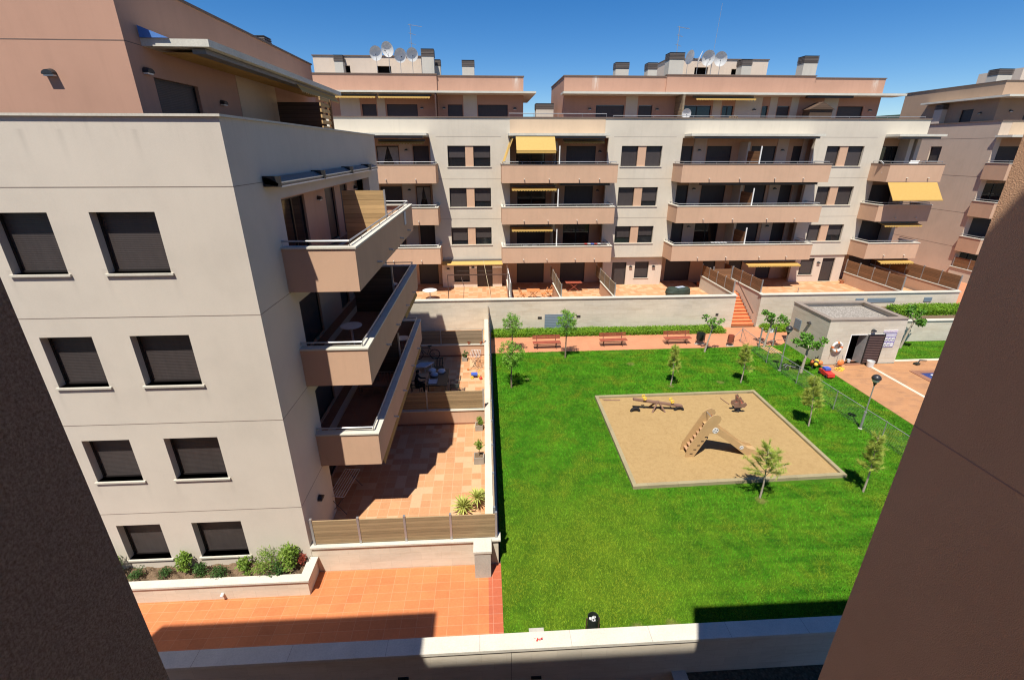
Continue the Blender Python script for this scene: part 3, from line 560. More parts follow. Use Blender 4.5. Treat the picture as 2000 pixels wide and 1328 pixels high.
# ================================================================ building C (back)
CY = 37.6
B = empty('apartment_building', (11, 40, 0), 'long cream block across the back with rows of peach balconies and two pink penthouses', 'apartment building')
FZ = [(10.80, 12.24), (7.85, 9.27), (4.95, 6.3)]
pairs = [((-2.68, -1.38), (-.78, .49)), ((10.4, 11.68), (12.3, 13.52)), ((26.45, 27.55), (28.2, 29.45))]
OPX = [(-12, -3.95), (1.95, 9.35), (15.0, 25.4), (30.9, 34.2)]
REC = 1.35
holes = [(p[0][0], p[1][1], a, b) for p in pairs for a, b in FZ]
FLZ = [(10.13, 12.80), (7.2, 9.72), (4.28, 6.78)]
for (a, b) in OPX: holes += [(a, b, c, d) for c, d in FLZ]
wl = MB().mat('cream stucco far')
wl.wall('x', -14, 34.2, 3.8, 14.12, CY, CY + .3, holes)
wl.box(33.9, 34.2, CY + .3, 52, 3.8, 14.12); wl.box(33.9, 34.2, CY + REC + 1, 52, 0, 3.8)
wl.build('wall', B)
# peach piers between paired windows and the ground floor wall, set back
for p in pairs:
    for a, b in FZ: MB().box(p[0][1], p[1][0], CY + .05, CY + .28, a, b, 'peach stucco').build('window_pier', B)
gd = {'a': [(-2.65, -1.37, 1.84, 3.16, 's'), (-.75, .52, 1.36, 3.17, 'd')], 'b': [(10.5, 11.7, 1.36, 3.3, 'd'), (12.42, 13.6, 1.97, 3.33, 's')], 'c': [(26.55, 27.75, 2.12, 3.52, 's'), (28.45, 29.55, 1.52, 3.52, 'd')]}
MB().mat('pale stucco').wall('x', -3.6, 1.3, 1.2, 3.8, CY + .35, CY + .6, [q[:4] for q in gd['a']]).build('ground_floor_wall', B)
MB().mat('pale stucco').wall('x', 9.7, 14.7, 1.2, 3.8, CY + .35, CY + .6, [q[:4] for q in gd['b']]).build('ground_floor_wall', B)
MB().mat('pale stucco').wall('x', 25.8, 30.3, 1.2, 3.8, CY + .1, CY + .35, [q[:4] for q in gd['c']]).build('ground_floor_wall', B)
for key, w_ in (('a', CY + .35), ('b', CY + .35), ('c', CY + .1)):
    for q in gd[key]: window(B, 'x', w_, 1, *q[:4], .15, 'shutter', True, 'window' if q[4] == 's' else 'terrace_door')
# recess back wall
RY = CY + REC
DW = [[(-11, -9, 'g'), (-8.15, -6.48, 'c'), (-5.39, -4.2, 's'), (2.5, 4.75, 'g'), (6.42, 8.73, 's'), (15.5, 16.45, 's'), (17.6, 19.6, 's'), (21.2, 23.2, 's'), (24.6, 25.6, 's'), (32.0, 33.85, 'g')],
      [(-11, -9, 'g'), (-8.15, -6.49, 's'), (-5.38, -4.25, 'c'), (2.6, 4.9, 'g'), (6.4, 8.7, 's'), (15.5, 16.5, 's'), (17.6, 19.6, 's'), (21.2, 23.0, 's'), (24.2, 25.2, 's'), (31.9, 33.9, 's')],
      [(-11, -9, 'g'), (-8.15, -6.49, 's'), (-5.3, -4.1, 's'), (2.6, 4.9, 's'), (6.4, 8.6, 'g'), (15.5, 16.6, 's'), (17.5, 19.5, 'g'), (21.0, 23.0, 's'), (24.2, 25.3, 's'), (31.7, 33.9, 's')],
      [(-11, -9, 'g'), (-7.9, -6.2, 's'), (-5.6, -4.0, 's'), (2.6, 4.9, 's'), (6.3, 8.4, 's'), (15.4, 17.6, 's'), (18.7, 19.8, 's'), (21.0, 22.2, 's'), (23.5, 24.8, 's'), (31.7, 33.9, 's')]]
DZ = [(10.15, 12.24), (7.22, 9.3), (4.3, 6.38), (1.4, 3.4)]
rw = MB().mat('peach stucco'); rw.wall('x', -13.5, 33.9, 1.2, 13.5, RY, RY + .25, [(a, b, *DZ[k_]) for k_ in range(4) for a, b, _ in DW[k_]]); rw.build('recess_wall', B)
for k_ in range(4):
    for a, b, t_ in DW[k_]: window(B, 'x', RY, 1, a, b, *DZ[k_], .1, {'g': 'glass', 's': 'shutter', 'c': 'curtain'}[t_], False, 'balcony_door')
# cream panels in recesses (pale wall fields between the doors), dividers
for z0, z1 in ((10.13, 12.8), (7.2, 9.7), (4.28, 6.76)):
    for a, b in ((-6.42, -5.45), (16.5, 17.5), (23.25, 24.15), (25.3, 25.4 + .3)): MB().box(a, b, RY - .05, RY - .003, z0, z1, 'pale stucco').build('wall_panel', B)
for (x, mm) in ((5.35, 'dark timber'), (20.2, 'brown timber')):
    for k_, z in enumerate((10.13, 7.2, 4.28)):
        MB().box(x, x + .2, CY + .1, RY - .003, z, z + 2.4, 'cream stucco far').build('party_pier', B)
        MB().box(x + .05, x + .1, CY - 1.7, CY, z, z + 1.75, mm).build('privacy_screen', B)
        MB().box(x + .04, x + .11, CY - 1.78, CY - 1.71, z, z + 1.85 + .25, 'white metal').build('screen_post', B)
MB().box(34.2 - .9, 34.2 - .55, CY + .35, RY - .003, 10.13, 12.8, 'cream stucco far').build('corner_pier', B)
# storey slabs
fl = MB()
for z in (9.72, 6.8, 3.87, 12.85): fl.box(-13.6, 33.85, CY + .33, RY - .003, z, z + .3, 'cream stucco far')
fl.box(-13.6, 33.85, CY + .35, 50, 12.2, 12.83, 'interior dark') if False else None
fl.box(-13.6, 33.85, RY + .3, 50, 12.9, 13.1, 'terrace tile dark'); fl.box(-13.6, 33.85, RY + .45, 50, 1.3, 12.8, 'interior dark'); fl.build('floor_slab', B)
for p in pairs:
    for a, b in FZ:
        for q in p: window(B, 'x', CY, 1, q[0], q[1], a, b, .2, random.choice(('shutter', 'shutter', 'half')), False)
        MB().box(p[0][0] - .07, p[1][1] + .07, CY - .05, CY - .002, a - .06, a, 'pale coping stone').build('sill', B)
jn = [(-3.5, 1.3, CY - .003, CY, z, z + .02) for z in (12.85, 9.9, 6.95)] + [(9.75, 14.5, CY - .003, CY, z, z + .02) for z in (12.85, 9.9, 6.95)] + [(25.9, 30.3, CY - .003, CY, z, z + .02) for z in (12.85, 9.9, 6.95)]
joint(B, jn, 'grey coping')
MB().box(1.95, 9.03, CY - .012, CY - .002, 13.07, 14.11, 'sand stucco').build('parapet_panel', B)
pc = MB().mat('brown coping'); pc.box(-14, 34.25, CY - .06, CY + .34, 14.12, 14.19); pc.box(33.86, 34.25, CY + .34, 52, 14.12, 14.19); pc.build('parapet_coping', B)
railing(B, [(1.9, CY + .15, 14.2), (9.1, CY + .15, 14.2)], .22, posts=1.8); railing(B, [(9.6, CY + .15, 14.2), (33.8, CY + .15, 14.2)], .1, posts=3)
BAL = [(-12.5, -3.45, (-4.9, -7)), (1.26, 9.72, (2.9, 5.0 - .3, 6.9, 8.4)), (14.5, 25.8, (16.6, 18.9, 21.6, 23.8)), (30.35, 34.66, (31.9, 33.6))]
BBZ = [(9.72, 10.97), (6.78, 8.0), (3.85, 5.07)]
for u0, u1, sp_ in BAL:
    for i, (a, b) in enumerate(BBZ): balcony(B, 'x', CY, 1, u0, u1, a, b, 1.9, 'peach stucco', 'grey coping' if i == 0 else 'pale coping stone', spouts=sp_)
for u0, u1 in ((-12.5, -4.0), (1.8, 9.1), (15.1, 25.2), (30.9, 34.6)):
    cs = MB().box(u0, u1, CY - 1.35, CY - .003, 12.9, 13.06, 'weathered slab').build('canopy_slab', B)
    MB().box(u0 + .3, u1 - .3, CY - 1.2, CY - .9, 12.74, 12.88, 'grey cassette').build('awning_cassette', B)
# awnings of C
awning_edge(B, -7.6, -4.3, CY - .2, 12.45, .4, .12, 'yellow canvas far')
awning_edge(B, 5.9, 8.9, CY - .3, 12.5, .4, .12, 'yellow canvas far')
awning_edge(B, 2.0, 5.3, CY - .9, 9.3, .9, .14); awning_edge(B, 2.0, 5.1, CY - .9, 6.35, .9, .14)
for x0, x1 in ((5.6, 9.3), (16.2, 25.3)): MB().box(x0, x1, CY - 1.5, CY - 1.2, 9.52, 9.68, 'dark metal').build('awning_cassette', B)
awning_edge(B, 20.7, 25.0, CY - 1.4, 3.5, .8, .14, lab='yellow awning half rolled out over the right hand terrace')
awning_edge(B, 31.6, 34.4, CY - 1.5, 3.6, .7, .14); awning_edge(B, 31.2, 34.3, CY - 1.5, 6.5, .5, .14)
a_ = MB().mat('yellow canvas'); a_.prism([(CY - 1.37, 12.80), (CY - 1.35, 12.83), (CY - 2.25, 11.95), (CY - 2.28, 11.93)], 2.3, 5.1, axis='x')
a_.prism([(CY - 2.25, 11.95), (CY - 2.27, 11.95), (CY - 2.28, 11.74), (CY - 2.26, 11.74)], 2.3, 5.1, axis='x')
a_.add([(1.95, CY - .35, 12.7), (2.1, CY - 1.7, 12.7), (1.5, CY - 1.8, 11.2), (1.3, CY - 1.55, 11.1)], [(0, 1, 2, 3)])
a_.build('awning', B)['label'] = 'yellow awning dropped in front of the top balcony'
a_ = MB().mat('yellow canvas'); a_.prism([(35.68, 9.66), (35.66, 9.69), (34.74, 8.5), (34.76, 8.47)], 30.5, 34.42, axis='x'); a_.box(30.48, 34.44, 34.7, 34.76, 8.43, 8.5, 'yellow canvas'); a_.build('awning', B)['label'] = 'big yellow awning pulled out over the corner balcony'
a_ = MB().mat('yellow canvas'); a_.prism([(CY - .1, 3.72), (CY - .1, 3.74), (CY - .5, 3.45), (CY - .5, 3.42)], -3.5, 1.35, axis='x'); a_.box(-3.6, 1.4, CY - .2, CY - .02, 3.68, 3.79, 'grey cassette'); a_.build('awning', B)['label'] = 'long yellow awning over the ground floor door'
# lamps on C
for x in (-5.9, 16.95, 23.7): 
    for z in (11.9, 9.0, 6.0): wall_lamp(B, (x, RY - .05, z), (0, -1))
for x in (5.1, 9.05): 
    for z in (11.8, 8.9): wall_lamp(B, (x, RY, z), (0, -1))
for x, y, z in ((-.98 - .1, CY + .35, 3.0), (-3.1, CY + .35, 2.9), (12.05, CY + .35, 2.9), (14.0, CY + .35, 2.9), (28.1, CY + .1, 3.1)): wall_lamp(B, (x, y, z), (0, -1))
# penthouses of C
PY2 = 40.6; pd1 = [(-12.07, -11.68), (-9.27, -8.18), (-7.38, -5.04), (-2.71, -1.57), (-.37, 1.94)]; pd2 = [(8.9, 11.15), (12.3, 13.41), (15.94, 18.18), (19.09, 20.0), (22.36, 22.85), (23.62, 24.65), (28.68, 30.83)]
pw = MB().mat('salmon stucco')
pw.wall('x', -14, 3.15, 13.1, 17.12, PY2, PY2 + .3, [(a, b, 13.1, 15.2) for a, b in pd1]); pw.box(2.85, 3.15, PY2 + .3, 48, 13.1, 17.12); pw.box(-14, -3.45, PY2 - .15, PY2 - .003, 16.1, 17.2)
pw.wall('x', 6.3, 32.1, 13.1, 17.2, PY2, PY2 + .3, [(a, b, 13.1, 15.22) for a, b in pd2]); pw.box(6.3, 6.6, PY2 + .3, 48, 13.1, 17.2); pw.box(31.8, 32.1, PY2 + .3, 48, 13.1, 17.1); pw.box(14.3, 26.2, PY2 - .15, PY2 - .003, 16.1, 17.3)
pw.box(-14, 2.85, PY2 + .3, 48, 16.4, 16.6, 'roof gravel'); pw.box(6.6, 31.8, PY2 + .3, 48, 16.4, 16.6)
pw.build('penthouse_wall', B)
for a, b in ((-10.9, -9.4), (-8.1, -7.5), (-1.5, -.45), (11.25, 12.2), (18.3, 19.0), (20.1, 22.3), (22.95, 23.55), (24.7, 25.3), (27.4, 28.6)): MB().box(a, b, PY2 - .02, PY2 - .003, 13.1, 15.86, 'cream stucco far').build('wall_panel', B)
for a, b in pd1 + pd2: window(B, 'x', PY2, 1, a, b, 13.12, 15.2, .12, 'glass' if a in (15.94, 19.09, 22.36) else 'shutter', False, 'penthouse_door')
rc = MB().mat('brown coping'); rc.box(-14, 3.2, PY2 - .19 + .15, PY2 + .34, 17.12 + .08, 17.27) if False else None
for b_ in ((-14, -3.4, PY2 - .2, PY2 + .34, 17.2, 17.27), (-3.4, 3.2, PY2 - .05, PY2 + .34, 17.12, 17.19), (6.25, 14.25, PY2 - .05, PY2 + .34, 17.2, 17.27), (14.25, 26.25, PY2 - .2, PY2 + .34, 17.3, 17.37), (26.25, 32.15, PY2 - .05, PY2 + .34, 17.2, 17.26), (6.25, 6.64, PY2 + .34, 48, 17.2, 17.27)): rc.box(*b_)
rc.build('roof_coping', B)
cs = MB().mat('weathered slab'); cs.box(-14, 4.0, PY2 - 1.45, PY2 - .003, 15.87, 16.0); cs.box(3.153, 4.0, PY2 - .003, 47, 15.87, 16.0); cs.box(7.0 - .95, 33.0, PY2 - 1.45, PY2 - .003, 15.87, 16.02); cs.build('canopy_slab', B)
awning_edge(B, -11, -7.9, PY2 - .9, 15.6, .5, .13); awning_edge(B, -7.7, -3.9, PY2 - .9, 15.6, .5, .13); awning_edge(B, 16.3, 21.0, PY2 - .9, 15.6, .5, .13)
MB().box(25.2, 28.9, PY2 - 1.2, PY2 - .9, 15.72, 15.86, 'dark metal').build('awning_cassette', B)
MB().box(-3.55, -3.45, PY2 - 1.4, PY2 - .21, 13.1, 15.86, 'brown metal').build('party_screen', B)
MB().box(15.2, 15.35, PY2 - 1.6, PY2 - .003, 13.1, 15.85, 'grey timber').build('party_screen', B)
for x in (-4.7, -3.0, 2.5, 8.4, 13.8, 21.7, 31.4): wall_lamp(B, (x, PY2, 14.9), (0, -1))
ss2 = MB()
for i in range(6): ss2.box(33.5, 44.2, 52.2, 52.24, 14.0 + i * .17, 14.12 + i * .17, 'brown timber')
for x in (36, 39, 42): ss2.box(x, x + .08, 52.24, 52.3, 13, 15.0)
ss2.build('slat_screen', B)
# roof houses
def roofhouse(x0, x1, y, z0, z1, doors):
    h = MB().mat('pale stucco'); h.wall('x', x0, x1, z0, z1, y, y + .3, [(a, b, c, d) for a, b, c, d in doors]); h.box(x0, x0 + .3, y + .3, y + 4, z0, z1); h.box(x1 - .3, x1, y + .3, y + 4, z0, z1); h.box(x0 + .3, x1 - .3, y + .3, y + 3.9, z1 - .4, z1 - .2, 'roof gravel')
    h.box(x0 + .4, x1 - .4, y + .5, y + .6, z0, z1 - .4, 'interior dark')
    o = h.build('roof_house', B); c = MB().mat('brown coping'); c.box(x0 - .06, x1 + .06, y - .06, y + .34, z1, z1 + .07); c.box(x0 - .06, x0 + .34, y + .34, y + 4, z1, z1 + .07); c.box(x1 - .34, x1 + .06, y + .34, y + 4, z1, z1 + .07); c.build('coping', o)
roofhouse(-13.2, -4.8, 43, 16.6, 18.75, [(-8.3, -7.2, 16.7, 18.1), (-10.8, -10.4, 16.7, 18.1)])
roofhouse(15.3, 23.8, 43.5, 16.6, 18.85, [(17.6, 18.75, 16.7, 18.3), (20.75, 21.6, 16.7, 18.2)])
for a in ((-11.4, -10.75, 42.3, 42.9, 16.6, 18.72, .45), (-4.6, -3.68, 41.6, 42.4, 16.6, 19.08, .52), (-3.75, -3.3, 42.8, 43.4, 16.6, 18.56, .45), (-1.58, -.62, 42.8, 43.6, 16.6, 18.54, .46), (10.6, 11.66, 42, 42.8, 16.6, 18.38, .46), (13.2, 13.95, 42, 42.9, 16.6, 18.38, .48), (14.8, 15.98, 41.8, 42.8, 16.6, 19.06, .5), (20.85, 21.65, 42, 42.9, 16.6, 18.68, .45), (25.95, 27.1, 42, 42.9, 16.6, 18.97, .52), (4.5, 6.0, 44, 45, 13.1, 15.6, .45)): chimney(B, *a)
# ================================================================ building D (right back)
DXc, DYc = 41.12, 38.67
D = empty('apartment_building', (50, 44, 0), 'beige block at the far right with a stack of small balconies behind the yellow awning', 'apartment building')
wl = MB().mat('taupe stucco')
FL2 = [(10.13, 12.85), (7.2, 9.72), (4.28, 6.78), (1.5, 3.85)]
wl.wall('x', DXc, 62, 0, 14.1, DYc, DYc + .3, [(41.6, 46.5, a, b) for a, b in FL2])
wl.wall('y', DYc + .3, 54, 0, 14.1, DXc, DXc + .3, [(43.24, 44.4, 10.95, 12.25), (45.3, 46.4, 5.0, 5.6)])
wl.build('wall', D)
window(D, 'y', DXc, 1, 43.24, 44.4, 10.95, 12.25, .15); window(D, 'y', DXc, 1, 45.3, 46.4, 5.0, 5.6, .15)
joint(D, [(DXc - .003, DXc, DYc, 54, z, z + .02) for z in (12.85, 9.88, 6.95, 4.1)], 'brown coping')
rw = MB().mat('peach stucco'); rw.wall('x', 41.5, 60, 1.2, 13.5, DYc + 1.3, DYc + 1.5, [(42.5, 45.3, *DZ[k_]) for k_ in range(4)]); rw.box(46.5, 46.8, DYc + .31, DYc + 1.29, 1.2, 13.5); rw.build('recess_wall', D)
for k_ in range(4): window(D, 'x', DYc + 1.3, 1, 42.5, 45.3, *DZ[k_], .1, 'glass' if k_ % 2 else 'shutter', False, 'balcony_door')
fl = MB()
for z in (9.74, 6.82, 3.89, 12.88): fl.box(41.45, 46.45, DYc + .33, DYc + 1.29, z, z + .3, 'peach stucco')
fl.box(41.45, 61, DYc + 1.6, 54, 12.9, 13.1, 'terrace tile dark'); fl.build('floor_slab', D)
for i, (a, b) in enumerate(BBZ): balcony(D, 'x', DYc, 1, 40.93, 47.2, a, b, 1.9, 'peach stucco', 'coping stone', spouts=())
MB().box(40.93, 47, DYc - 1.35, DYc - .003, 12.9, 13.06, 'weathered slab').build('canopy_slab', D)
MB().box(DXc + .9, 60, DYc - .012, DYc - .002, 13.1, 14.09, 'sand stucco').build('parapet_panel', D)
pc = MB().mat('brown coping'); pc.box(DXc - .05, 62, DYc - .06, DYc + .34, 14.1, 14.17); pc.box(DXc - .05, DXc + .34, DYc + .34, 54, 14.1, 14.17); pc.build('parapet_coping', D)
pw = MB().mat('tan stucco'); pw.wall('x', 42.0, 62, 13.1, 17.1, 40.3, 40.6, [(44.5, 47, 13.1, 15.2)]); pw.wall('y', 40.6, 50, 13.1, 17.1, 42.0, 42.3, [(42.3, 43.4, 13.1, 15.2)]); pw.box(42.3, 61, 40.6, 50, 16.4, 16.5, 'roof gravel'); pw.build('penthouse_wall', D)
window(D, 'x', 40.3, 1, 44.5, 47, 13.12, 15.2, .12, 'shutter', False, 'penthouse_door'); window(D, 'y', 42.0, 1, 42.3, 43.4, 13.12, 15.2, .12, 'shutter', False, 'penthouse_door')
cs = MB().mat('weathered slab'); cs.box(41.2, 62, 38.9, 40.29, 15.87, 16.02); cs.box(41.2, 41.99, 40.29, 47, 15.87, 16.02); cs.build('canopy_slab', D)
rc = MB().mat('brown coping'); rc.box(41.95, 62, 40.25, 40.64, 17.1, 17.17); rc.box(41.95, 42.34, 40.64, 50, 17.1, 17.17); rc.build('roof_coping', D)
chimney(D, 43.1, 44.4, 42.3, 43.2, 16.5, 18.25, .45); chimney(D, 41.5, 42.7, 44.8, 45.6, 13.1, 15.75, .4, 'pale stucco')
MB().box(47, 54, 44, 48, 16.5, 18.6, 'pale stucco').build('roof_house', D)
wall_lamp(D, (42.0, 41.6, 14.8), (-1, 0)); wall_lamp(D, (43.2, 40.3, 14.9), (0, -1))
# ================================================================ the building the photograph is taken from
N = empty('apartment_building', (0, -4, -3.2), 'near apartment block whose plastered walls frame the view at left and right', 'apartment building')
nb = MB().mat('coarse brown plaster')
nb.box(2.8, 9, -9, 2.5, -3.2, 14.3); nb.build('right_wing', N)['label'] = 'brown plastered wing wall closing the right of the view'
joint(N, [(2.798, 2.8, -.2, 2.5, z, z + .009) for z in (10.31,)], 'salmon stucco')
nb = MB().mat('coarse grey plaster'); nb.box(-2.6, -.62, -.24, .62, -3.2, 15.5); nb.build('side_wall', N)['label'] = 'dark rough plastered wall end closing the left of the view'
nb = MB().mat('coarse brown plaster'); nb.box(-12, 2.79, -9, -.25, -3.2, 17.5); nb.box(-12, -4.57, -.25, 2.42, -3.2, 15.0); nb.build('main_wall', N)
# ================================================================ terraces and walls
def coped_wall(name, loc, label, x0, x1, y0, y1, z0, z1, m='travertine', cw=.06, cm='pale coping stone', ct=.06, cat='wall', kids=None):
    o = empty(name, loc, label, cat); MB().box(x0, x1, y0, y1, z0, z1 - ct, m).build('wall', o)
    MB().box(x0 - cw, x1 + cw, y0 - cw, y1 + cw, z1 - ct + .002, z1, cm).build('coping', o); return o
nw = coped_wall('retaining_wall', (0, 8.0, -3.2), 'stone retaining wall with broad pale coping along the bottom of the view', -14, 14, 7.71, 8.03, -3.2, .8, cw=.05, ct=.09)
for x in (-12, -9.5, -7.1, -4.9, -2.6, -.35, 1.9, 3.9, 5.9, 7.9): MB().box(x, x + .008, 7.66, 8.08, .8, .8015, 'grey coping').build('coping_joint', nw)
MB().box(.42, .428, 7.706, 7.709, -3.2, .7, 'dark metal').build('wall_joint', nw)
for x, z in ((-5.95, .05), (-2.25, -.15), (1.05, -.4)): MB().box(x - .13, x + .13, 7.69, 7.709, z, z + .1, 'dark metal').build('vent', nw)
# lower yard wall + gravel
coped_wall('yard_wall', (4.75, 6, -3.2), 'low concrete capped wall of the sunken gravel yard below the retaining wall', 4.6, 4.85, 3.5, 7.65, -3.2, -.42, 'travertine', .06, 'concrete')
sheet('yard_bed', [(4.86, 0), (14, 0), (14, 7.7), (4.86, 7.7)], -.5, 'yard gravel', .1)
# planter against building A
pl = empty('planter_box', (-10, 10.4, 0), 'long stone planter under the ground floor windows of the cream block', 'planter')
pm = MB().mat('travertine'); pm.box(-14, -5.3, 10.14, 10.3, 0, .56); pm.box(-5.5, -5.3, 10.3, 10.94, 0, .56); pm.build('wall', pl)
pm = MB().mat('pale coping stone'); pm.box(-14, -5.24, 10.08, 10.34, .562, .62); pm.box(-5.52, -5.24, 10.34, 10.94, .562, .62); pm.build('coping', pl)
pm = MB().mat('planter soil'); nn = 60
gx, gy = 120, 10
pm.add([(-14 + 8.49 * i / gx, 10.31 + .64 * j / gy, .47 + .035 * math.sin(i * .9 + j) + random.uniform(-.012, .02)) for j in range(gy + 1) for i in range(gx + 1)], [(j * (gx + 1) + i, j * (gx + 1) + i + 1, (j + 1) * (gx + 1) + i + 1, (j + 1) * (gx + 1) + i) for j in range(gy) for i in range(gx)])
pm.build('soil', pl)
MB().bar((-7.72, 10.14, .22), (-7.72, 10.03, .2), .045, 'white plastic', 10).build('drain_pipe', pl)
# terrace of A
sheet('terrace_floor', [(AX - .9, AY + .1), (-.2, AY + .1), (-.2, 30.9), (AX - .9, 30.9)], .23, 'terrace tile', .25)
tf = empty('terrace_wall', (-2.6, 11, 0), 'stone wall with pale coping closing the near end of the big tiled terrace', 'wall')
MB().box(AX + .01, .2, AY, AY + .2, -.05, .94, 'travertine').build('wall', tf)
MB().box(AX + .01, .27, AY - .06, AY + .26, .943, 1.0, 'pale coping stone').build('coping', tf)
pil = empty('pillar', (-.27, 10.7, 0), 'short square stone pillar against the terrace wall beside the lawn corner', 'pillar')
MB().box(-.52, -.04, 10.45, 10.9, 0, .98, 'concrete').build('shaft', pil); MB().box(-.55, -.01, 10.42, 10.93, .982, 1.06, 'pale coping stone').build('coping', pil)
ts = empty('terrace_wall', (.05, 20, 0), 'long low wall between the tiled terraces and the lawn', 'wall')
MB().box(-.12, .16, AY + .27, 30.95, -.05, .94, 'travertine').build('wall', ts); MB().box(-.2, .2, AY + .27, 30.95, .943, .998, 'pale coping stone').build('coping', ts)
for y, lb in ((18.71, 'peach dividing wall between the big terrace and the terrace with the garden table'), (26.43, 'peach dividing wall behind the leaning bicycle')):
    o = empty('terrace_wall', (-2.8, y, .23), lb, 'wall')
    MB().box(AX + .01, -.21, y, y + .16, .2, .94, 'peach stucco').build('wall', o); MB().box(AX + .01, -.21, y - .04, y + .2, .943, .998, 'pale coping stone').build('coping', o)
    MB().box(AX + .01, -.21, y - .02, y - .002, .232, .31, 'terrace tile dark').build('skirting', o)
def timber_fence(label, ax, u0, u1, w, z0, z1, n, m, th=.04, post='galvanised steel', hh=0, off=0):
    o = empty('timber_fence', ((u0 + u1) / 2, w, z0) if ax == 'x' else (w, (u0 + u1) / 2, z0), label, 'fence')
    L_ = (u1 - u0) / n
    for i in range(n):
        a, b = u0 + i * L_ + .035, u0 + (i + 1) * L_ - .035; pn_ = MB().mat(m); nb_ = int(round((z1 - z0) / .11))
        for k_ in range(nb_):
            zz = z0 + .03 + k_ * (z1 - z0 - .05) / nb_; fbox(pn_, ax, w, 1, a, b, -th / 2, th / 2, zz, zz + (z1 - z0 - .05) / nb_ - .008)
        fbox(pn_, ax, w, 1, a, b, -.004, .004, z0 + .03, z1 - .03); pn_.build('slat_panel', o)
    for i in range(n + 1):
        u = u0 + i * L_; p_ = MB(); fbox(p_, ax, w, 1, u - .033, u + .033, -.035, .035, z0, z1 + .05, post); p_.build('post', o)
    return o
timber_fence('olive timber slat fence with grey posts on the near end of the big terrace', 'x', -5.3, .14, AY + .08, 1.0, 1.92, 4, 'olive timber')
timber_fence('timber slat fence on the divider between the big terrace and the garden table', 'x', -5.35, -.25, 18.79, 1.0, 1.93, 2, 'olive timber')
timber_fence('weathered grey slat fence behind the leaning bicycle', 'x', -5.35, -.3, 26.5, 1.0, 1.9, 2, 'grey timber')
timber_fence('long slat fence on the wall along the left edge of the lawn', 'y', AY + .3, 30.9, .09, 1.0, 1.92, 12, 'grey timber')
# back retaining walls
def grille(o, x0, x1, y, z0, z1, m='grey shutter'): return MB().box(x0, x1, y, y + .03, z0, z1, m).build('grille', o)
rw1 = coped_wall('retaining_wall', (6, 31.1, 0), 'long travertine retaining wall behind the three red benches', -14, 17.7, 31.0, 31.25, 0, 2.42, ct=.07)
grille(rw1, 4.05, 6.05, 30.96, .1, 1.25)
for x, z, a in ((3.7, .95, .14), (6.45, 1.0, .14), (16.5, .95, .1)): MB().box(x - a, x + a, 30.97, 30.998, z, z + .14, 'dark metal').build('vent', rw1)
rw2 = coped_wall('retaining_wall', (27, 31.1, 0), 'travertine retaining wall to the right of the brick red stairs', 19.55, 34.4, 31.0, 31.25, 0, 2.46, ct=.07)
for x0, x1 in ((26.6, 27.2), (27.5, 29.6), (31.8, 32.4)): grille(rw2, x0, x1, 30.96, 1.75, 2.05)
MB().box(20.4, 20.6, 30.97, 30.998, .95, 1.1, 'dark metal').build('vent', rw2)
sheet('upper_terrace_floor', [(-13, 31.26), (17.7, 31.26), (17.7, 39), (-13, 39)], 1.38, 'terrace tile', .2)
sheet('upper_terrace_paving', [(19.76, 31.26), (34.3, 31.26), (34.3, 39), (19.76, 39)], 1.5, 'terrace tile', .2)
# stairs
st = empty('stairs', (18.6, 32.4, 0), 'brick red tiled stairs rising between the two retaining walls', 'stairs'); sm = MB().mat('stair tile')
ns = 10
for i in range(ns):
    z = 1.68 * (i + 1) / ns; sm.box(17.74, 19.53, 31.25 + i * .29, 31.25 + (i + 1) * .29, -.02, z - .03); sm.box(17.74, 19.53, 31.22 + i * .29, 31.25 + (i + 1) * .29 - .001, z - .028, z, 'stair tile')
sm.box(17.74, 19.53, 31.25 + ns * .29, 37.5, 0, 1.68); sm.build('steps', st)
MB().bar((19.38, 31.35, .95), (19.38, 34.1, 2.55), .04, 'brown metal', 8).build('handrail', st)
for x, y1_, lb in ((17.55, 34.4, 'white coped side wall on the left of the stairs'), (19.57, 34.8, 'white coped side wall on the right of the stairs')):
    coped_wall('stair_wall', (x, 33, 0), lb, x, x + .17, 31.26, y1_ + 2.2, 0, 2.47, 'cream stucco far', .04, ct=.06)
for x, y1_, h, lb in ((1.62, 37.4, 2.4, 'low white wall under the glass screen left of the orange table'), (5.15, 35.2, 2.4, 'low peach wall right of the orange table'), (8.95, 35.5, 2.4, 'low peach wall left of the middle terrace door'), (30.2, 37.2, 2.45, 'low peach wall beside the terracotta pots'), (34.5, 41, 2.45, 'low peach wall in front of the red flowering plant')):
    coped_wall('terrace_wall', (x, 33, 1.4), lb, x, x + .14, 31.26, y1_, 1.3, h, 'peach stucco', .03, ct=.05)
gs = empty('glass_screen', (1.7, 33.5, 2.4), 'translucent glass privacy screen standing left of the orange table', 'screen')
MB().box(1.67, 1.71, 31.4, 37.2, 2.41, 3.4, 'paper white').build('pane', gs)
for y in (31.35, 33.2, 35.2, 37.2): MB().box(1.66, 1.72, y, y + .05, 2.41, 3.45, 'galvanised steel').build('post', gs)
timber_fence('open slat fence on the wall right of the orange table', 'y', 31.35, 37, 5.22, 2.4, 3.3, 4, 'grey timber')
timber_fence('open slat fence left of the middle terrace door', 'y', 31.35, 37.3, 9.02, 2.4, 3.3, 4, 'grey timber')
timber_fence('brown fence running back along the left of the stairs', 'y', 31.4, 36.6, 17.62, 2.47, 3.35, 4, 'brown timber')
timber_fence('brown fence running back along the right of the stairs', 'y', 31.4, 37, 19.65, 2.47, 3.38, 4, 'brown timber')
timber_fence('brown fence panels beside the terracotta pots', 'y', 31.4, 37.2, 30.27, 2.45, 3.45, 4, 'brown timber')
timber_fence('dark brown fence beyond the corner terrace', 'y', 31.4, 40.8, 34.57, 2.45, 3.5, 6, 'brown timber')
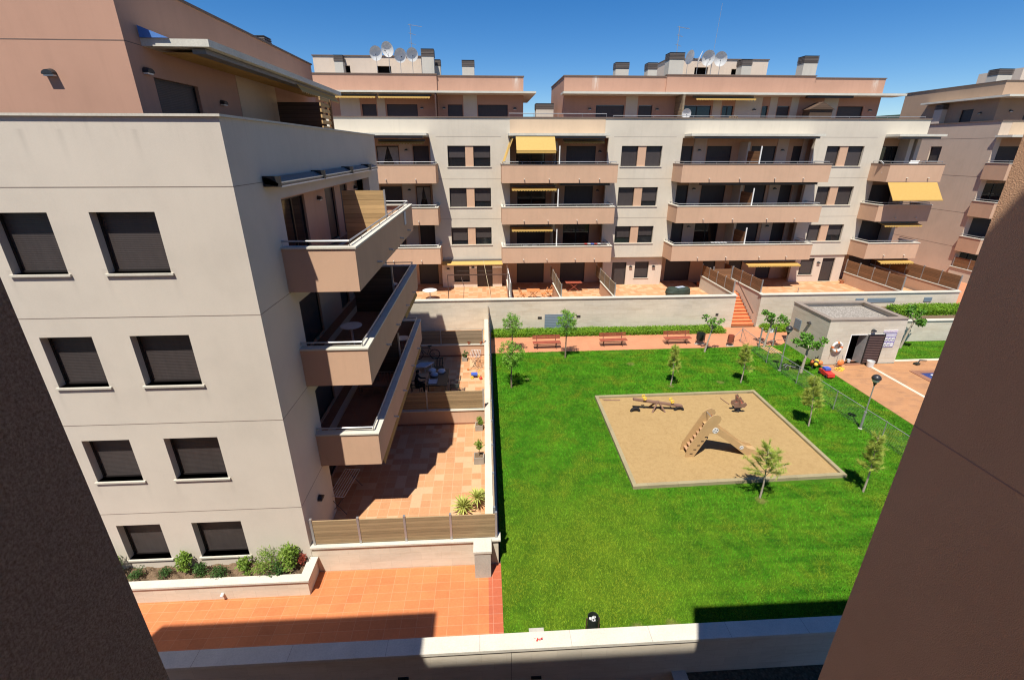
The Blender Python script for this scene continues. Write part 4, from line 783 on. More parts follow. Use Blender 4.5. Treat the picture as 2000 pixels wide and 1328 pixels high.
gt = empty('gate', (18.4, 36.4, 1.7), 'dark timber gate with grey posts at the top of the stairs', 'gate')
MB().box(17.9, 19.3, 35.2, 35.25, 1.75, 3.3, 'brown timber').build('leaf', gt)
for x in (17.82, 19.34): MB().box(x, x + .06, 35.18, 35.26, 1.68, 3.5, 'galvanised steel').build('post', gt)
# right of C: raised bed, path, D terrace wall
coped_wall('retaining_wall', (31, 27.8, 0), 'lower travertine wall in front of the hedge right of the pool house', 24.8, 40, 27.75, 27.95, 0, 1.5, ct=.06)
sheet('upper_path', [(34.45, 27.96), (41.0, 27.96), (41.0, 60), (34.65, 60), (34.65, 31), (34.45, 31)], 1.42, 'back path paving', .3)
sheet('hedge_bed', [(19.9, 28.0), (34.45, 27.96), (34.45, 30.99), (24.7, 30.99), (24.7, 28.0)], 1.38, 'planter soil', .3) if False else sheet('hedge_bed', [(24.7, 27.96), (34.44, 27.96), (34.44, 30.99), (24.7, 30.99)], 1.38, 'planter soil', .3)
coped_wall('retaining_wall', (41.1, 35, 0), 'travertine wall under the far right fence', 41.0, 41.2, 28, 38.6, 0, 2.5, ct=.06)
timber_fence('short brown fence in front of the far right apartment block', 'y', 30, 38.5, 41.08, 2.5, 3.35, 6, 'brown timber')

# ================================================================ pool house
ph_ = empty('pool_house', (22.3, 26.2, 0), 'small flat roofed stone pool house with an open dark louvred door', 'pool house')
m = MB().mat('travertine'); m.wall('x', 19.9, 24.6, 0, 2.8, 24.47, 24.7, [(21.36, 23.42, .06, 1.93)]); m.wall('y', 24.7, 27.72, 0, 2.8, 19.9, 20.1, []); m.box(24.4, 24.6, 24.7, 27.72, 0, 2.8); m.box(19.9, 24.6, 27.72, 27.92, 0, 2.8); m.build('wall', ph_)
m = MB().mat('grey coping'); a = .03; m.box(19.9 - a, 24.6 + a, 24.44, 24.78, 2.803, 2.88); m.box(19.9 - a, 24.6 + a, 27.62, 27.95, 2.803, 2.88); m.box(19.9 - a, 20.2, 24.78, 27.62, 2.803, 2.88); m.box(24.3, 24.6 + a, 24.78, 27.62, 2.803, 2.88); m.build('coping', ph_)
MB().box(20.1, 24.4, 24.7, 27.72, 2.4, 2.58, 'roof gravel').build('roof', ph_)
MB().box(20.15, 24.35, 25.6, 25.7, 0, 2.38, 'interior dark').build('inner_wall', ph_)
fr = MB().mat('white metal'); fr.box(21.36, 21.41, 24.45, 24.7, .06, 1.93); fr.box(21.41, 23.42, 24.45, 24.7, 1.88, 1.93); fr.build('door_frame', ph_)
MB().box(21.41, 22.4, 24.3, 24.9, .012, .06, 'terrace tile dark').build('threshold', ph_)
def louvre_door(x0, x1, y, z0, z1, name='door'):
    d = MB().mat('dark frame'); d.box(x0, x0 + .05, y, y + .05, z0, z1); d.box(x1 - .05, x1, y, y + .05, z0, z1); d.box(x0 + .05, x1 - .05, y, y + .05, z0, z0 + .06); d.box(x0 + .05, x1 - .05, y, y + .05, z1 - .05, z1)
    n_ = 16
    for i in range(n_):
        z = z0 + .07 + i * (z1 - z0 - .13) / n_; d.prism([(y + .005, z), (y + .045, z + .07), (y + .045, z + .085), (y + .005, z + .015)], x0 + .05, x1 - .05, 'brown metal', 'x')
    return d
louvre_door(22.42, 23.44, 24.36, .06, 1.93).build('door', ph_)
d = MB(); d.obox((22.33, 24.66, 1.0), .04, .5, 1.86, .3, 'galvanised steel'); d.build('door', ph_)
MB().box(19.87, 19.898, 26.85, 27.45, 1.3, 1.95, 'grey shutter').build('grille', ph_)
wall_lamp(ph_, (22.65, 24.47, 2.12), (0, -1)); wall_lamp(ph_, (19.9, 26.1, 2.05), (-1, 0))
# notice board
sg = empty('sign_board', (23.75, 24.45, 1.1), 'white and purple notice board with pictogram squares on the pool house', 'sign')
MB().box(23.3, 24.18, 24.445, 24.467, 2.0, 2.16, 'paper white').build('title_panel', sg)
MB().box(23.46, 24.16, 24.445, 24.467, 1.08, 1.97, 'sign purple').build('board', sg)
wq = MB().mat('paper white'); wq.box(23.49, 24.13, 24.438, 24.444, 1.76, 1.93)
ic = MB().mat('dark frame')
for i in range(3):
    for j in range(2):
        x = 23.49 + i * .22; z = 1.44 - j * .33; wq.box(x, x + .19, 24.438, 24.444, z, z + .27)
        if (i, j) != (2, 1): ic.prism([(x + .04, z + .09), (x + .1, z + .12), (x + .16, z + .19), (x + .14, z + .1), (x + .05, z + .05)], 24.434, 24.437, axis='y')
wq.build('white_field', sg); ic.build('pictogram', sg)
def text(body, loc, size, mat, par, rx=90, rz=0, name='lettering'):
    cu = bpy.data.curves.new(name, 'FONT'); cu.body = body; cu.size = size; cu.extrude = .002; cu.align_x = 'CENTER'; cu.align_y = 'CENTER'
    cu.materials.append(M[mat]); o = bpy.data.objects.new(name, cu); C.objects.link(o); o.parent = par; o.location = Vector(loc) - par.location; o.rotation_euler = (R(rx), 0, R(rz)); bpy.context.view_layer.update(); me = bpy.data.meshes.new_from_object(o.evaluated_get(bpy.context.evaluated_depsgraph_get())); q = bpy.data.objects.new(name, me); C.objects.link(q); q.parent = par; q.location = o.location; q.rotation_euler = o.rotation_euler; bpy.data.objects.remove(o); return q
text('DUTXA OBLIGATÒRIA', (23.74, 24.441, 2.08), .085, 'magenta ink', sg)
text('NORMES D\'ÚS DE LA PISCINA', (23.81, 24.434, 1.85), .048, 'sign purple', sg)
# life ring
lr = empty('life_ring', (20.62, 24.42, 1.2), 'orange and white life ring hanging on the pool house wall', 'life ring')
def torus(mb, c, R_, r_, a0, a1, n=10, k_=8, ax='y'):
    vs = []; fs = []
    for i in range(n + 1):
        t = a0 + (a1 - a0) * i / n
        for j in range(k_):
            u = 2 * math.pi * j / k_; q = R_ + r_ * math.cos(u); vs.append((c[0] + q * math.cos(t), c[1] + r_ * math.sin(u), c[2] + q * math.sin(t)) if ax == 'y' else ((c[0] + q * math.cos(t), c[1] + q * math.sin(t), c[2] + r_ * math.sin(u)) if ax == 'z' else (c[0] + r_ * math.sin(u), c[1] + q * math.cos(t), c[2] + q * math.sin(t))))
    for i in range(n):
        for j in range(k_): fs.append((i * k_ + j, i * k_ + (j + 1) % k_, (i + 1) * k_ + (j + 1) % k_, (i + 1) * k_ + j))
    return mb.add(vs, fs)
t_ = MB()
for i in range(4): torus(t_.mat('white plastic'), (20.62, 24.36, 1.2), .27, .075, R(90 * i + 12), R(90 * i + 78)); torus(t_.mat('orange plastic'), (20.62, 24.36, 1.2), .27, .078, R(90 * i + 78), R(90 * i + 102), 4)
t_.build('ring', lr, smooth=True); MB().bar((20.62, 24.46, 1.35), (20.62, 24.3, 1.35), .02, 'galvanised steel').bar((20.35, 24.4, .95), (20.35, 24.4, .5), .008, 'rope').bar((20.7, 24.4, .9), (20.7, 24.4, .62), .008, 'rope').build('hook', lr)
# ================================================================ pool
wt = MB().mat('pool water'); wt.box(24.9, 40, 14, 23.0, -.9, .02); 
sheet('pool_water', [(24.9, 14), (40, 14), (40, 23.0), (24.9, 23.0)], .022, 'pool water', .02)
pe = empty('pool_edge', (26, 22.9, 0), 'tiled rim around the corner of the blue swimming pool', 'pool edge')
m = MB().mat('terrace tile dark'); m.box(24.55, 24.9, 14, 23.3, .012, .05); m.box(24.9, 40, 23.0, 23.3, .012, .05); m.build('rim', pe)
fl_ = MB(); fl_.mat('white plastic'); fl_.path([(25.3, 22.4, .06), (25.95, 22.45, .06), (25.95, 22.75, .06), (25.3, 22.7, .06), (25.3, 22.4, .06)], .03)
tag(fl_.build('pool_skimmer', loc=(25.6, 22.6, .06)), 'white rectangular float at the corner of the pool', 'pool float')
ld = empty('pool_ladder', (27.6, 23.3, 0), 'curved steel handrails of the pool ladder', 'pool ladder')
for x in (27.3, 27.85):
    MB().path([(x, 23.75, .03), (x, 23.8, .55), (x, 23.68, .78), (x, 23.45, .82), (x, 23.2, .7), (x, 22.95, .2), (x, 22.9, .025)], .022, 'galvanised steel', 8).build('handrail', ld, smooth=True)
MB().path([(27.3, 23.55, .5), (27.85, 23.55, .5)], .015, 'galvanised steel').build('cross_bar', ld)
# ================================================================ mesh fence round the pool side
mf = empty('mesh_fence', (17, 20, 0), 'grey chain link fence running down the right of the lawn', 'fence')
pts = [(16.95, 28.2), (16.85, 24.9), (17.0, 22.2), (17.12, 19.4), (17.3, 16.6), (17.4, 13.8), (17.5, 11), (17.6, 8.3)]
hz = 1.02; rl = MB(); ms = MB().mat('galvanised steel')
for (a, b) in zip(pts, pts[1:]):
    rl.bar((*a, hz), (*b, hz), .017, 'galvanised steel', 8); a = Vector((*a, 0)); b = Vector((*b, 0)); n_ = int((b - a).length / .11)
    d = (b - a) / n_
    for i in range(-8, n_ + 1):
        for sg_ in (1, -1):
            lo = a + d * i if sg_ > 0 else a + d * (i + 9); hi = lo + d * 9 * sg_; z0, z1 = .03, hz
            t0, t1 = (lo - a).dot(d) / d.length_squared, (hi - a).dot(d) / d.length_squared
            def cl(t): return (max(0, min(n_, t)) - t0) / (t1 - t0)
            u0, u1 = cl(t0), cl(t1)
            if abs(u1 - u0) < .01: continue
            p0 = lo + (hi - lo) * u0; p1 = lo + (hi - lo) * u1; ms.bar((p0.x, p0.y, z0 + (z1 - z0) * u0), (p1.x, p1.y, z0 + (z1 - z0) * u1), .0022, n=3)
rl.build('top_rail', mf); ms.build('wire_mesh', mf, recalc=False)
for p in pts: MB().bar((*p, -.02), (*p, hz + .03), .022, 'galvanised steel', 8).build('post', mf)
for q in ((16.2, 28.25), (17.45, 28.3)): MB().bar((*q, 0), (16.95, 28.2, .95), .016, 'galvanised steel', 6).build('brace', mf)
# shower frame / gate
sf = empty('shower_frame', (18.4, 27.2, 0), 'grey steel shower frame over a slatted board by the fence gate', 'shower')
for p in ((17.75, 27.35), (18.75, 27.45)): MB().bar((*p, 0), (*p, 1.25), .05, 'galvanised steel', 10).bar((*p, 1.25), (*p, 1.33), .06, n=10).build('post', sf)
MB().bar((17.75, 27.35, .35), (19.6, 27.5, .45), .012, 'galvanised steel').bar((17.75, 27.35, 1.1), (18.75, 27.45, 1.1), .015).build('cross_bar', sf)
MB().box(18.15, 18.5, 27.3, 27.33, 1.0, 1.3, 'paper white').build('notice', sf)
for i in range(5): MB().obox((17.9 + i * .17, 26.75, .03), .09, 1.0, .05, .12, 'honey timber').build('board', sf)
for i, (x, y) in enumerate(((18.42, 26.1), (18.62, 25.6), (18.62, 25.0))):
    tag(MB().obox((0, 0, .02), .5, .3, .05, -.1, 'terrace tile').build('stepping_stone', loc=(x, y, 0)), ('first', 'middle', 'last')[i] + ' of the stepping stones counted from the shower frame', 'stepping stone', 'stepping stones in the grass')
for i, (x, y) in enumerate(((3.7, 26.95), (8.2, 27.0), (12.65, 27.1))):
    tag(MB().obox((0, 0, .02), 1.7, .3, .05, .03, 'concrete').build('paving_slab', loc=(x, y, 0)), 'grey slab in the lawn edge in front of the ' + ('left', 'middle', 'right')[i] + ' red bench', 'paving slab', 'slabs in front of the benches')
# ================================================================ street furniture
def bench():
    r = empty('park_bench', (0, 0, 0), 'x', 'bench', 'red slatted benches along the back path')
    s_ = MB().mat('bench paint')
    for i in range(4): s_.box(-.9, .9, -.26 + i * .105, -.175 + i * .105, .41, .445)
    s_.build('seat', r); b_ = MB().mat('bench paint')
    for i in range(2): b_.plank((-.9, .21 + i * .035, .62 + i * .13), (.9, .21 + i * .035, .62 + i * .13), .03, .10, (0, 0, 1))
    b_.build('backrest', r)
    for x in (-.62, .62):
        l_ = MB().mat('brown metal'); l_.bar((x, -.22, .02), (x, .24, .02), .025); l_.bar((x, 0, .02), (x, -.02, .41), .03); l_.bar((x, -.24, .40), (x, .18, .40), .022); l_.bar((x, .17, .40), (x, .27, .84), .022); l_.build('leg', r)
    return r
b0 = bench()
for i, (x, y, a, lb) in enumerate(((3.82, 27.95, .02, 'red slatted bench nearest the garden terraces'), (8.25, 28.15, .03, 'red slatted bench between the other two benches'), (12.6, 28.25, .03, 'red slatted bench nearest the stairs'))):
    o = b0 if i == 0 else copy_tree(b0); o.location = (x, y, 0); o.rotation_euler.z = a; o['label'] = lb
def bin_(x, y, m_, label, h=.75, r=.19, tilt=0):
    r_ = empty('litter_bin', (x, y, 0), label, 'litter bin')
    MB().lathe((x, y, h - .5), [(r * .85, 0), (r, .5), (r * .94, .5), (r * .8, .04), (.001, .03)], 16, m_).build('bucket', r_, smooth=False)
    for sx in (-1, 1): MB().bar((x + sx * (r + .02), y, 0), (x + sx * (r + .02), y, h - .05), .018, 'brown metal').build('post', r_)
    MB().obox((x, y, .015), r * 2.6, .2, .03, 0, 'concrete').build('foot', r_); return r_
bin_(15.95, 27.65, 'bench paint', 'brown red litter bin at the lawn corner left of the mesh fence'); 
b2 = bin_(14.1, 28.05, 'dark plastic', 'black litter bin standing beside the tree near the right bench', .78, .27)
b3 = bin_(2.6, 8.45, 'dark plastic', 'black litter bin with a white bag behind the front retaining wall', .74, .145)
MB().leaves((2.6, 8.42, .70), (.07, .07, .03), 16, .07, 'paper white', 1.0).build('bag', b3, recalc=False)
def lamp(x, y, h, label):
    r_ = empty('garden_lamp', (x, y, 0), label, 'lamp post', 'dome topped garden lamps')
    MB().bar((x, y, -.02), (x, y, .85), .05, 'galvanised steel', 12).bar((x, y, .85), (x, y, .92), .058, n=12).bar((x, y, .92), (x, y, h - .35), .026, n=10).build('pole', r_)
    MB().lathe((x, y, 0), [(.09, 0), (.09, .03), (.05, .05)], 12, 'concrete').build('base', r_)
    MB().lathe((x, y, h - .37), [(.035, 0), (.05, .09), (.075, .1), (.075, .16)], 12, 'dark metal').build('neck', r_)
    MB().lathe((x, y, h), [(.075, -.21), (.14, -.15), (.165, -.06), (.166, -.01)], 16, 'lamp globe').build('globe', r_, smooth=True)
    MB().lathe((x, y, h), [(.17, -.05), (.19, -.03), (.185, .03), (.15, .1), (.09, .15), (.001, .17)], 20, 'dark metal').build('dome', r_, smooth=True)
lamp(17.18, 17.65, 2.62, 'garden lamp with black dome nearest the camera beside the pool deck'); lamp(17.05, 23.85, 2.62, 'garden lamp with black dome beside the tree at the pool house')
# ================================================================ playground
sl_ = empty('playground_slide', (9.6, 16.2, 0), 'yellow panel slide with a stepped ladder standing in the sand', 'slide')
poly = [(8.18, .02), (8.55, .02), (8.75, .45), (8.95, .85), (9.05, 1.15), (9.3, 1.15), (9.75, .85), (10.14, .55), (10.8, .02), (11.35, .02), (11.38, .1), (11.2, .26), (10.85, .36), (10.55, .55), (10.16, .86), (9.7, 1.2), (9.38, 1.42), (9.30, 1.55), (9.42, 1.68), (9.45, 1.84), (9.38, 1.97), (9.22, 2.04), (9.06, 2.0), (8.92, 1.86), (8.55, 1.1), (8.24, .45)]
for y, lb in ((15.94, None), (16.46, None)): MB().prism(poly, y, y + .04, 'slide panel').build('side_panel', sl_)
m = MB().mat('slide wood')
for i in range(7):
    t = i / 7; x = 8.3 + t * .75; z = .2 + t * 1.25; m.box(x, x + .16, 15.98, 16.46, z, z + .04); m.box(x + .13, x + .16, 15.98, 16.46, z - .12, z)
m.build('steps', sl_)
ch = MB().mat('slide panel'); cp_ = [(9.2, 1.46), (9.35, 1.36), (10.3, .68), (10.75, .36), (11.05, .2), (11.38, .15)]
for a, b in zip(cp_, cp_[1:]): ch.plank((a[0], 16.22, a[1] - .06), (b[0], 16.22, b[1] - .06), .48, .03)
ch.box(8.95, 9.25, 15.98, 16.46, 1.38, 1.42); ch.build('chute', sl_)
MB().bar((9.28, 15.99, 1.72), (9.28, 16.45, 1.72), .02, 'bench paint').bar((9.05, 15.99, 1.9), (9.05, 16.45, 1.9), .015, 'galvanised steel').build('crossbar', sl_)
dc = MB(); dc.lathe((0, 0, 0), [(.001, 0), (.12, 0), (.12, .012), (.001, .012)], 20, 'white plastic')
def disc(x, z, r):
    d_ = MB().mat('white plastic'); n_ = 18; d_.prism([(x + r * math.cos(2 * math.pi * i / n_), z + r * math.sin(2 * math.pi * i / n_)) for i in range(n_)], 15.925, 15.938, axis='y')
    for i in range(4):
        a_ = i * math.pi / 2 + .4; cx_, cz = x + r * .55 * math.cos(a_), z + r * .55 * math.sin(a_); q = r * .16
        d_.prism([(cx_ - q, cz - q), (cx_ + q, cz - q), (cx_ + q, cz + q), (cx_ - q, cz + q)], 15.92, 15.924, 'dark frame')
    d_.build('round_plate', sl_)
disc(9.28, 1.3, .13); disc(10.55, .42, .09)
hl_ = MB().mat('dark frame')
for i in range(5): hl_.prism([(8.36 + i * .13, .18 + i * .2), (8.48 + i * .13, .18 + i * .2), (8.48 + i * .13, .215 + i * .2), (8.36 + i * .13, .215 + i * .2)], 15.93, 15.9395)
hl_.build('grip_slot', sl_)
ss = empty('seesaw', (8.3, 19.8, 0), 'wooden seesaw with yellow hand grips in the sand pit', 'seesaw')
MB().plank((7.1, 19.9, .62), (9.55, 19.75, .24), .17, .09, m='playground timber').build('beam', ss)
for a, b in (((8.0, 19.55, 0), (8.32, 19.83, .5)), ((8.66, 19.55, 0), (8.36, 19.83, .5)), ((8.0, 20.1, 0), (8.32, 19.83, .5)), ((8.66, 20.1, 0), (8.36, 19.83, .5))): MB().bar(a, b, .045, 'playground timber').build('leg', ss)
for x, z in ((7.62, .6), (9.02, .38)):
    g_ = MB().mat('yellow plastic'); 
    for sy in (-1, 1): torus(g_, (x, 19.83 + sy * .13, z + .14), .07, .022, 0, 2 * math.pi, 12, 6)
    g_.bar((x, 19.7, z + .1), (x, 19.96, z + .1), .02); g_.bar((x, 19.83, z - .03), (x, 19.83, z + .12), .03); g_.build('hand_grip', ss)
for x in (7.2, 9.4):
    ty = MB().mat('rubber'); torus(ty, (x, 19.72, .0), .2, .07, 0, math.pi, 10, 8); ty.build('buffer_tyre', ss, smooth=True)
sp_ = empty('spring_rider', (12.2, 19.4, 0), 'brown spring rider in the far right corner of the sand pit', 'spring rider')
m = MB().mat('dark metal'); pr_ = None
for i in range(40):
    t = i * .5; q = (12.2 + .1 * math.cos(t), 19.4 + .1 * math.sin(t), .03 + i * .008)
    if pr_: m.bar(pr_, q, .014, n=5)
    pr_ = q
m.build('spring', sp_)
for y in (19.24, 19.52): MB().prism([(11.95, .35), (12.45, .35), (12.55, .5), (12.45, .62), (12.3, .55), (12.2, .62), (12.22, .85), (12.14, .95), (12.05, .88), (12.08, .65), (11.9, .6), (11.88, .45)], y, y + .035, 'playground timber').build('side_panel', sp_)
MB().box(12.1, 12.4, 19.28, 19.52, .48, .52, 'bench paint').build('seat', sp_); MB().bar((12.12, 19.1, .8), (12.12, 19.7, .8), .018, 'bench paint').build('hand_bar', sp_)
tag(MB().bar((12.0, 20.75, .05), (12.15, 20.1, .05), .02, 'playground timber').build('wooden_stick', loc=(12.1, 20.4, .05)), 'thin wooden stick lying in the sand by the back sleeper', 'stick')
tag(MB().bar((5.9, 20.85, .06), (6.75, 20.82, .05), .03, 'playground timber').bar((5.85, 20.95, .05), (6.3, 20.9, .05), .02).build('wooden_pole', loc=(6.3, 20.85, .05)), 'dark wooden pole lying in the back left corner of the sand', 'pole')
# ================================================================ trees
def acacia(x, y, h, lean, label, dens=1, cr=.66, zb=.45):
    r_ = empty('young_tree', (x, y, 0), label, 'tree'); t = MB().mat('bark'); fork = Vector((x + lean[0], y + lean[1], h * zb))
    t.bar((x, y, -.03), (x + lean[0] * .5, y + lean[1] * .5, h * zb * .5), .05, r2=.042, n=8).bar((x + lean[0] * .5, y + lean[1] * .5, h * zb * .5), fork, .042, r2=.034, n=8)
    f = MB().mat('acacia leaf'); zc = h * (1 + zb) / 2 + .05; rz = h * (1 - zb) / 2
    for i in range(26):
        a = i * 2.4 + random.uniform(-.4, .4); v_ = -1 + 2 * (i + .5) / 26; q = math.sqrt(max(0, 1 - v_ * v_)) * cr * random.uniform(.6, 1.08)
        e = Vector((fork.x + math.cos(a) * q, fork.y + math.sin(a) * q, zc + rz * v_ * random.uniform(.8, 1.05))); mid = fork + Vector((0, 0, (e.z - fork.z) * .55)); 
        t.bar(fork, mid, .02, r2=.012, n=4).bar(mid, e, .011, r2=.004, n=4)
        f.leaves(e, (.17, .17, .14), int(75 * dens), .10, asp=.36, droop=.9); f.leaves((mid + e) / 2, (.14, .14, .12), int(34 * dens), .08, asp=.34, droop=.8)
    t.build('trunk', r_); f.build('crown', r_, recalc=False); return r_
acacia(1.24, 22.6, 2.62, (0, 0), 'fresh green young tree on the lawn nearest the terrace fence', 1, .66, .47)
acacia(1.55, 27.4, 2.5, (0, 0), 'fresh green young tree standing in the back path by the terrace corner', .9, .56, .52)
acacia(4.8, 26.35, 3.1, (0, 0), 'fresh green young tree in front of the blue grey grille', 1.1, .66, .52)
def pine(x, y, h, sc_, label, nw=8, lean=(0, 0), base=.42):
    r_ = empty('young_pine', (x, y, 0), label, 'tree'); t = MB().mat('pale bark'); f = MB().mat('pine needle')
    def P_(u): return Vector((x + lean[0] * u + .04 * math.sin(u * 5), y + lean[1] * u, h * u))
    for i in range(8): t.bar(P_(i / 8), P_((i + 1) / 8), .038 * (1 - i / 9.5), r2=.038 * (1 - (i + 1) / 9.5), n=7)
    for w_ in range(nw):
        u = base + (1 - base) * w_ / nw; p = P_(u); a0 = random.uniform(0, 6.28)
        for b_ in range(random.randint(3, 5)):
            if random.random() < .12: continue
            a = a0 + b_ * 6.28 / 4.5 + random.gauss(0, .35); L_ = sc_ * (1.15 - .85 * (w_ / nw)) * random.uniform(.5, 1.1); rise = random.uniform(.15, .6)
            e = p + Vector((math.cos(a) * L_, math.sin(a) * L_, rise * L_)); t.bar(p, e, .012, r2=.006, n=4)
            for k_ in range(6):
                s0 = .35 + .65 * k_ / 5; q = p + (e - p) * s0; f.needles(q, (e - p).normalized() + Vector((0, 0, .5)), 27, .18, spread=.42, wid=.0055)
                if k_ > 1:
                    side = Vector((-math.sin(a), math.cos(a), .5)) * random.choice((-1, 1)); q2 = q + side * L_ * .25; t.bar(q, q2, .006, r2=.004, n=3); f.needles(q2, side, 24, .17, spread=.42, wid=.0055)
    f.needles(P_(1), (0, 0, 1), 60, .17, spread=.4, wid=.0045)
    t.build('trunk', r_); f.build('crown', r_, recalc=False); return r_
pine(10.0, 13.4, 2.42, .62, 'open branched young pine at the near edge of the sand pit', 7, (-.1, 0), .40)
pine(14.08, 13.5, 2.55, .36, 'slim leaning young pine right of the near corner of the sand', 9, (-.1, 0), .38)
pine(14.93, 18.0, 2.5, .42, 'bushy brownish young pine beside the right edge of the sand', 10, (-.2, .1), .40)
pine(10.0, 22.4, 2.3, .33, 'slim young pine behind the seesaw', 8, (0, 0), .42)
pine(13.98, 22.45, 2.25, .42, 'sparse young pine near the far right corner of the sand', 8, (0, 0), .38)
def plane(x, y, h, arms, label, lean=(0, 0), dens=1, tr=.075):
    r_ = empty('pollarded_tree', (x, y, 0), label, 'tree'); t = MB().mat('pale bark'); f = MB().mat('plane leaf'); top = Vector((x + lean[0], y + lean[1], h * .62))
    mid = Vector((x + lean[0] * .45, y + lean[1] * .45, h * .3)); t.bar((x, y, -.03), mid, tr, r2=tr * .8, n=10).bar(mid, top, tr * .8, r2=tr * .7, n=10)
    for (a, L_, up) in arms:
        a = R(a); e1 = top + Vector((math.cos(a) * L_ * .6, math.sin(a) * L_ * .6, up * .45)); e2 = top + Vector((math.cos(a) * L_, math.sin(a) * L_, up)); t.bar(top, e1, tr * .6, r2=tr * .5, n=8).bar(e1, e2, tr * .5, r2=tr * .62, n=8)
        for p, nn_ in ((e2, 60), (e1, 22)): f.leaves(p + Vector((0, 0, .05)), (.2, .2, .17), int(nn_ * dens), .13, asp=.85, flat=.3)
    t.build('trunk', r_); f.build('crown', r_, recalc=False); return r_
plane(13.85, 26.75, 2.5, [(170, .5, .75), (-10, .45, .5), (80, .3, .4), (250, .2, .6)], 'pollarded tree with few leaves beside the black litter bin', (.25, 0), .62, .06)
plane(18.0, 27.2, 2.55, [(150, .45, .7), (0, .6, .45), (90, .4, .5), (-40, .75, .4), (230, .3, .6)], 'leafy pollarded tree by the shower frame in front of the stairs wall', (.25, .1), 1.25)
plane(18.12, 23.5, 2.35, [(175, .75, .4), (5, .85, .45), (60, .5, .5), (-70, .5, .35), (110, .45, .6), (215, .5, .5)], 'spreading pollarded tree in front of the pool house corner', (.15, .1), 1.5, .085)
plane(26.9, 26.7, 3.0, [(170, .5, .6), (20, .55, .5), (90, .4, .7), (-80, .45, .1), (-20, .4, -.2)], 'tall dark trunked pollarded tree right of the pool house', (.35, 0), 1.6)
# ================================================================ hedges
def hedge(x0, x1, y0, y1, z0, h, label, n):
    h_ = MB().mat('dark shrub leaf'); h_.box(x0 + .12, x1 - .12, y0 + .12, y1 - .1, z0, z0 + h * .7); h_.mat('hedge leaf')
    for _ in range(n):
        x = random.uniform(x0, x1); y = random.uniform(y0, y1); ed = min(1, min(x - x0, x1 - x, y - y0, y1 - y) / .15); z = z0 + h * (.35 + .65 * ed) * random.uniform(.75, 1.12) * (1 + .1 * math.sin(x * 2.3) * math.sin(x * .7)); 
        if random.random() < .3: y = y0 + random.uniform(-.04, .08); z = z0 + random.uniform(0, h)
        h_.leaves((x, y, z), .05, 2, .085, asp=.6, flat=.4)
    o = h_.build('hedge', recalc=False, loc=((x0 + x1) / 2, (y0 + y1) / 2, z0)); tag(o, label, 'hedge'); return o
hedge(.3, 16.8, 29.9, 30.9, 0, .31, 'long low bright green hedge along the foot of the travertine wall', 15000)
hedge(19.7, 22.6, 29.9, 30.9, 0, .31, 'short green hedge right of the stairs foot', 3000)
hedge(28.4, 34.0, 29.0, 30.4, 1.38, .42, 'bright green hedge behind the lower wall right of the pool house', 5500)
# ================================================================ shrubs, pots, plants
def shrub(name, x, y, z, r, h, m_, label, n=260, size=.07, asp=.5, grp=None, lob=7):
    s_ = MB()
    s_.mat('bark')
    for i in range(6): a = random.uniform(0, 6.28); s_.bar((x, y, z), (x + math.cos(a) * r * .6, y + math.sin(a) * r * .6, z + h * .7), .008, r2=.004, n=4)
    s_.mat(m_)
    for i in range(lob):
        a = random.uniform(0, 6.28); d = r * random.uniform(0, .7); s_.leaves((x + math.cos(a) * d, y + math.sin(a) * d, z + h * random.uniform(.3, .95)), (r * .58, r * .58, h * .32), int(n * 1.8) // lob, size, asp=asp)
    return tag(s_.build(name, recalc=False, loc=(x, y, z)), label, 'shrub', grp)
shrub('shrub', -10.95, 10.65, .48, .3, .75, 'light shrub leaf', 'light green shrub at the left end of the planter', 400)
shrub('shrub', -10.3, 10.6, .48, .28, .26, 'dark shrub leaf', 'low dark shrub in the planter left of the upright pale one', 300, .05)
shrub('shrub', -9.55, 10.6, .48, .24, .22, 'dark shrub leaf', 'small flat shrub in the planter under the left window', 260, .05)
shrub('shrub', -9.0, 10.68, .48, .28, .55, 'light shrub leaf', 'upright pale leaved shrub in the planter between the two windows', 380, .085)
shrub('shrub', -7.95, 10.5, .48, .36, .28, 'dark shrub leaf', 'spreading dark shrub hanging over the planter edge', 460, .05)
shrub('shrub', -6.62, 10.66, .48, .40, .62, 'light shrub leaf', 'bushy green shrub with narrow leaves in the planter', 560, .09, .22)
shrub('shrub', -5.95, 10.68, .48, .3, .72, 'light shrub leaf', 'tallest shrub at the right end of the planter', 520, .09)
shrub('shrub', -5.62, 10.75, .48, .14, .4, 'red leaf', 'small reddish shrub in the planter corner', 120, .06)
shrub('shrub', -7.1, 10.5, .48, .16, .12, 'light shrub leaf', 'tiny green sprig beside the bushy planter shrub', 60, .06)
shrub('shrub', -8.5, 10.62, .48, .26, .3, 'dark shrub leaf', 'rounded dark green shrub in front of the right ground floor window sill', 300, .06)
shrub('shrub', -7.35, 10.72, .48, .24, .36, 'light shrub leaf', 'loose pale shrub under the corner of the right ground floor window', 240, .08)
shrub('shrub', -6.25, 10.5, .48, .24, .34, 'dark shrub leaf', 'dark filler shrub between the two tallest planter shrubs', 280, .07)
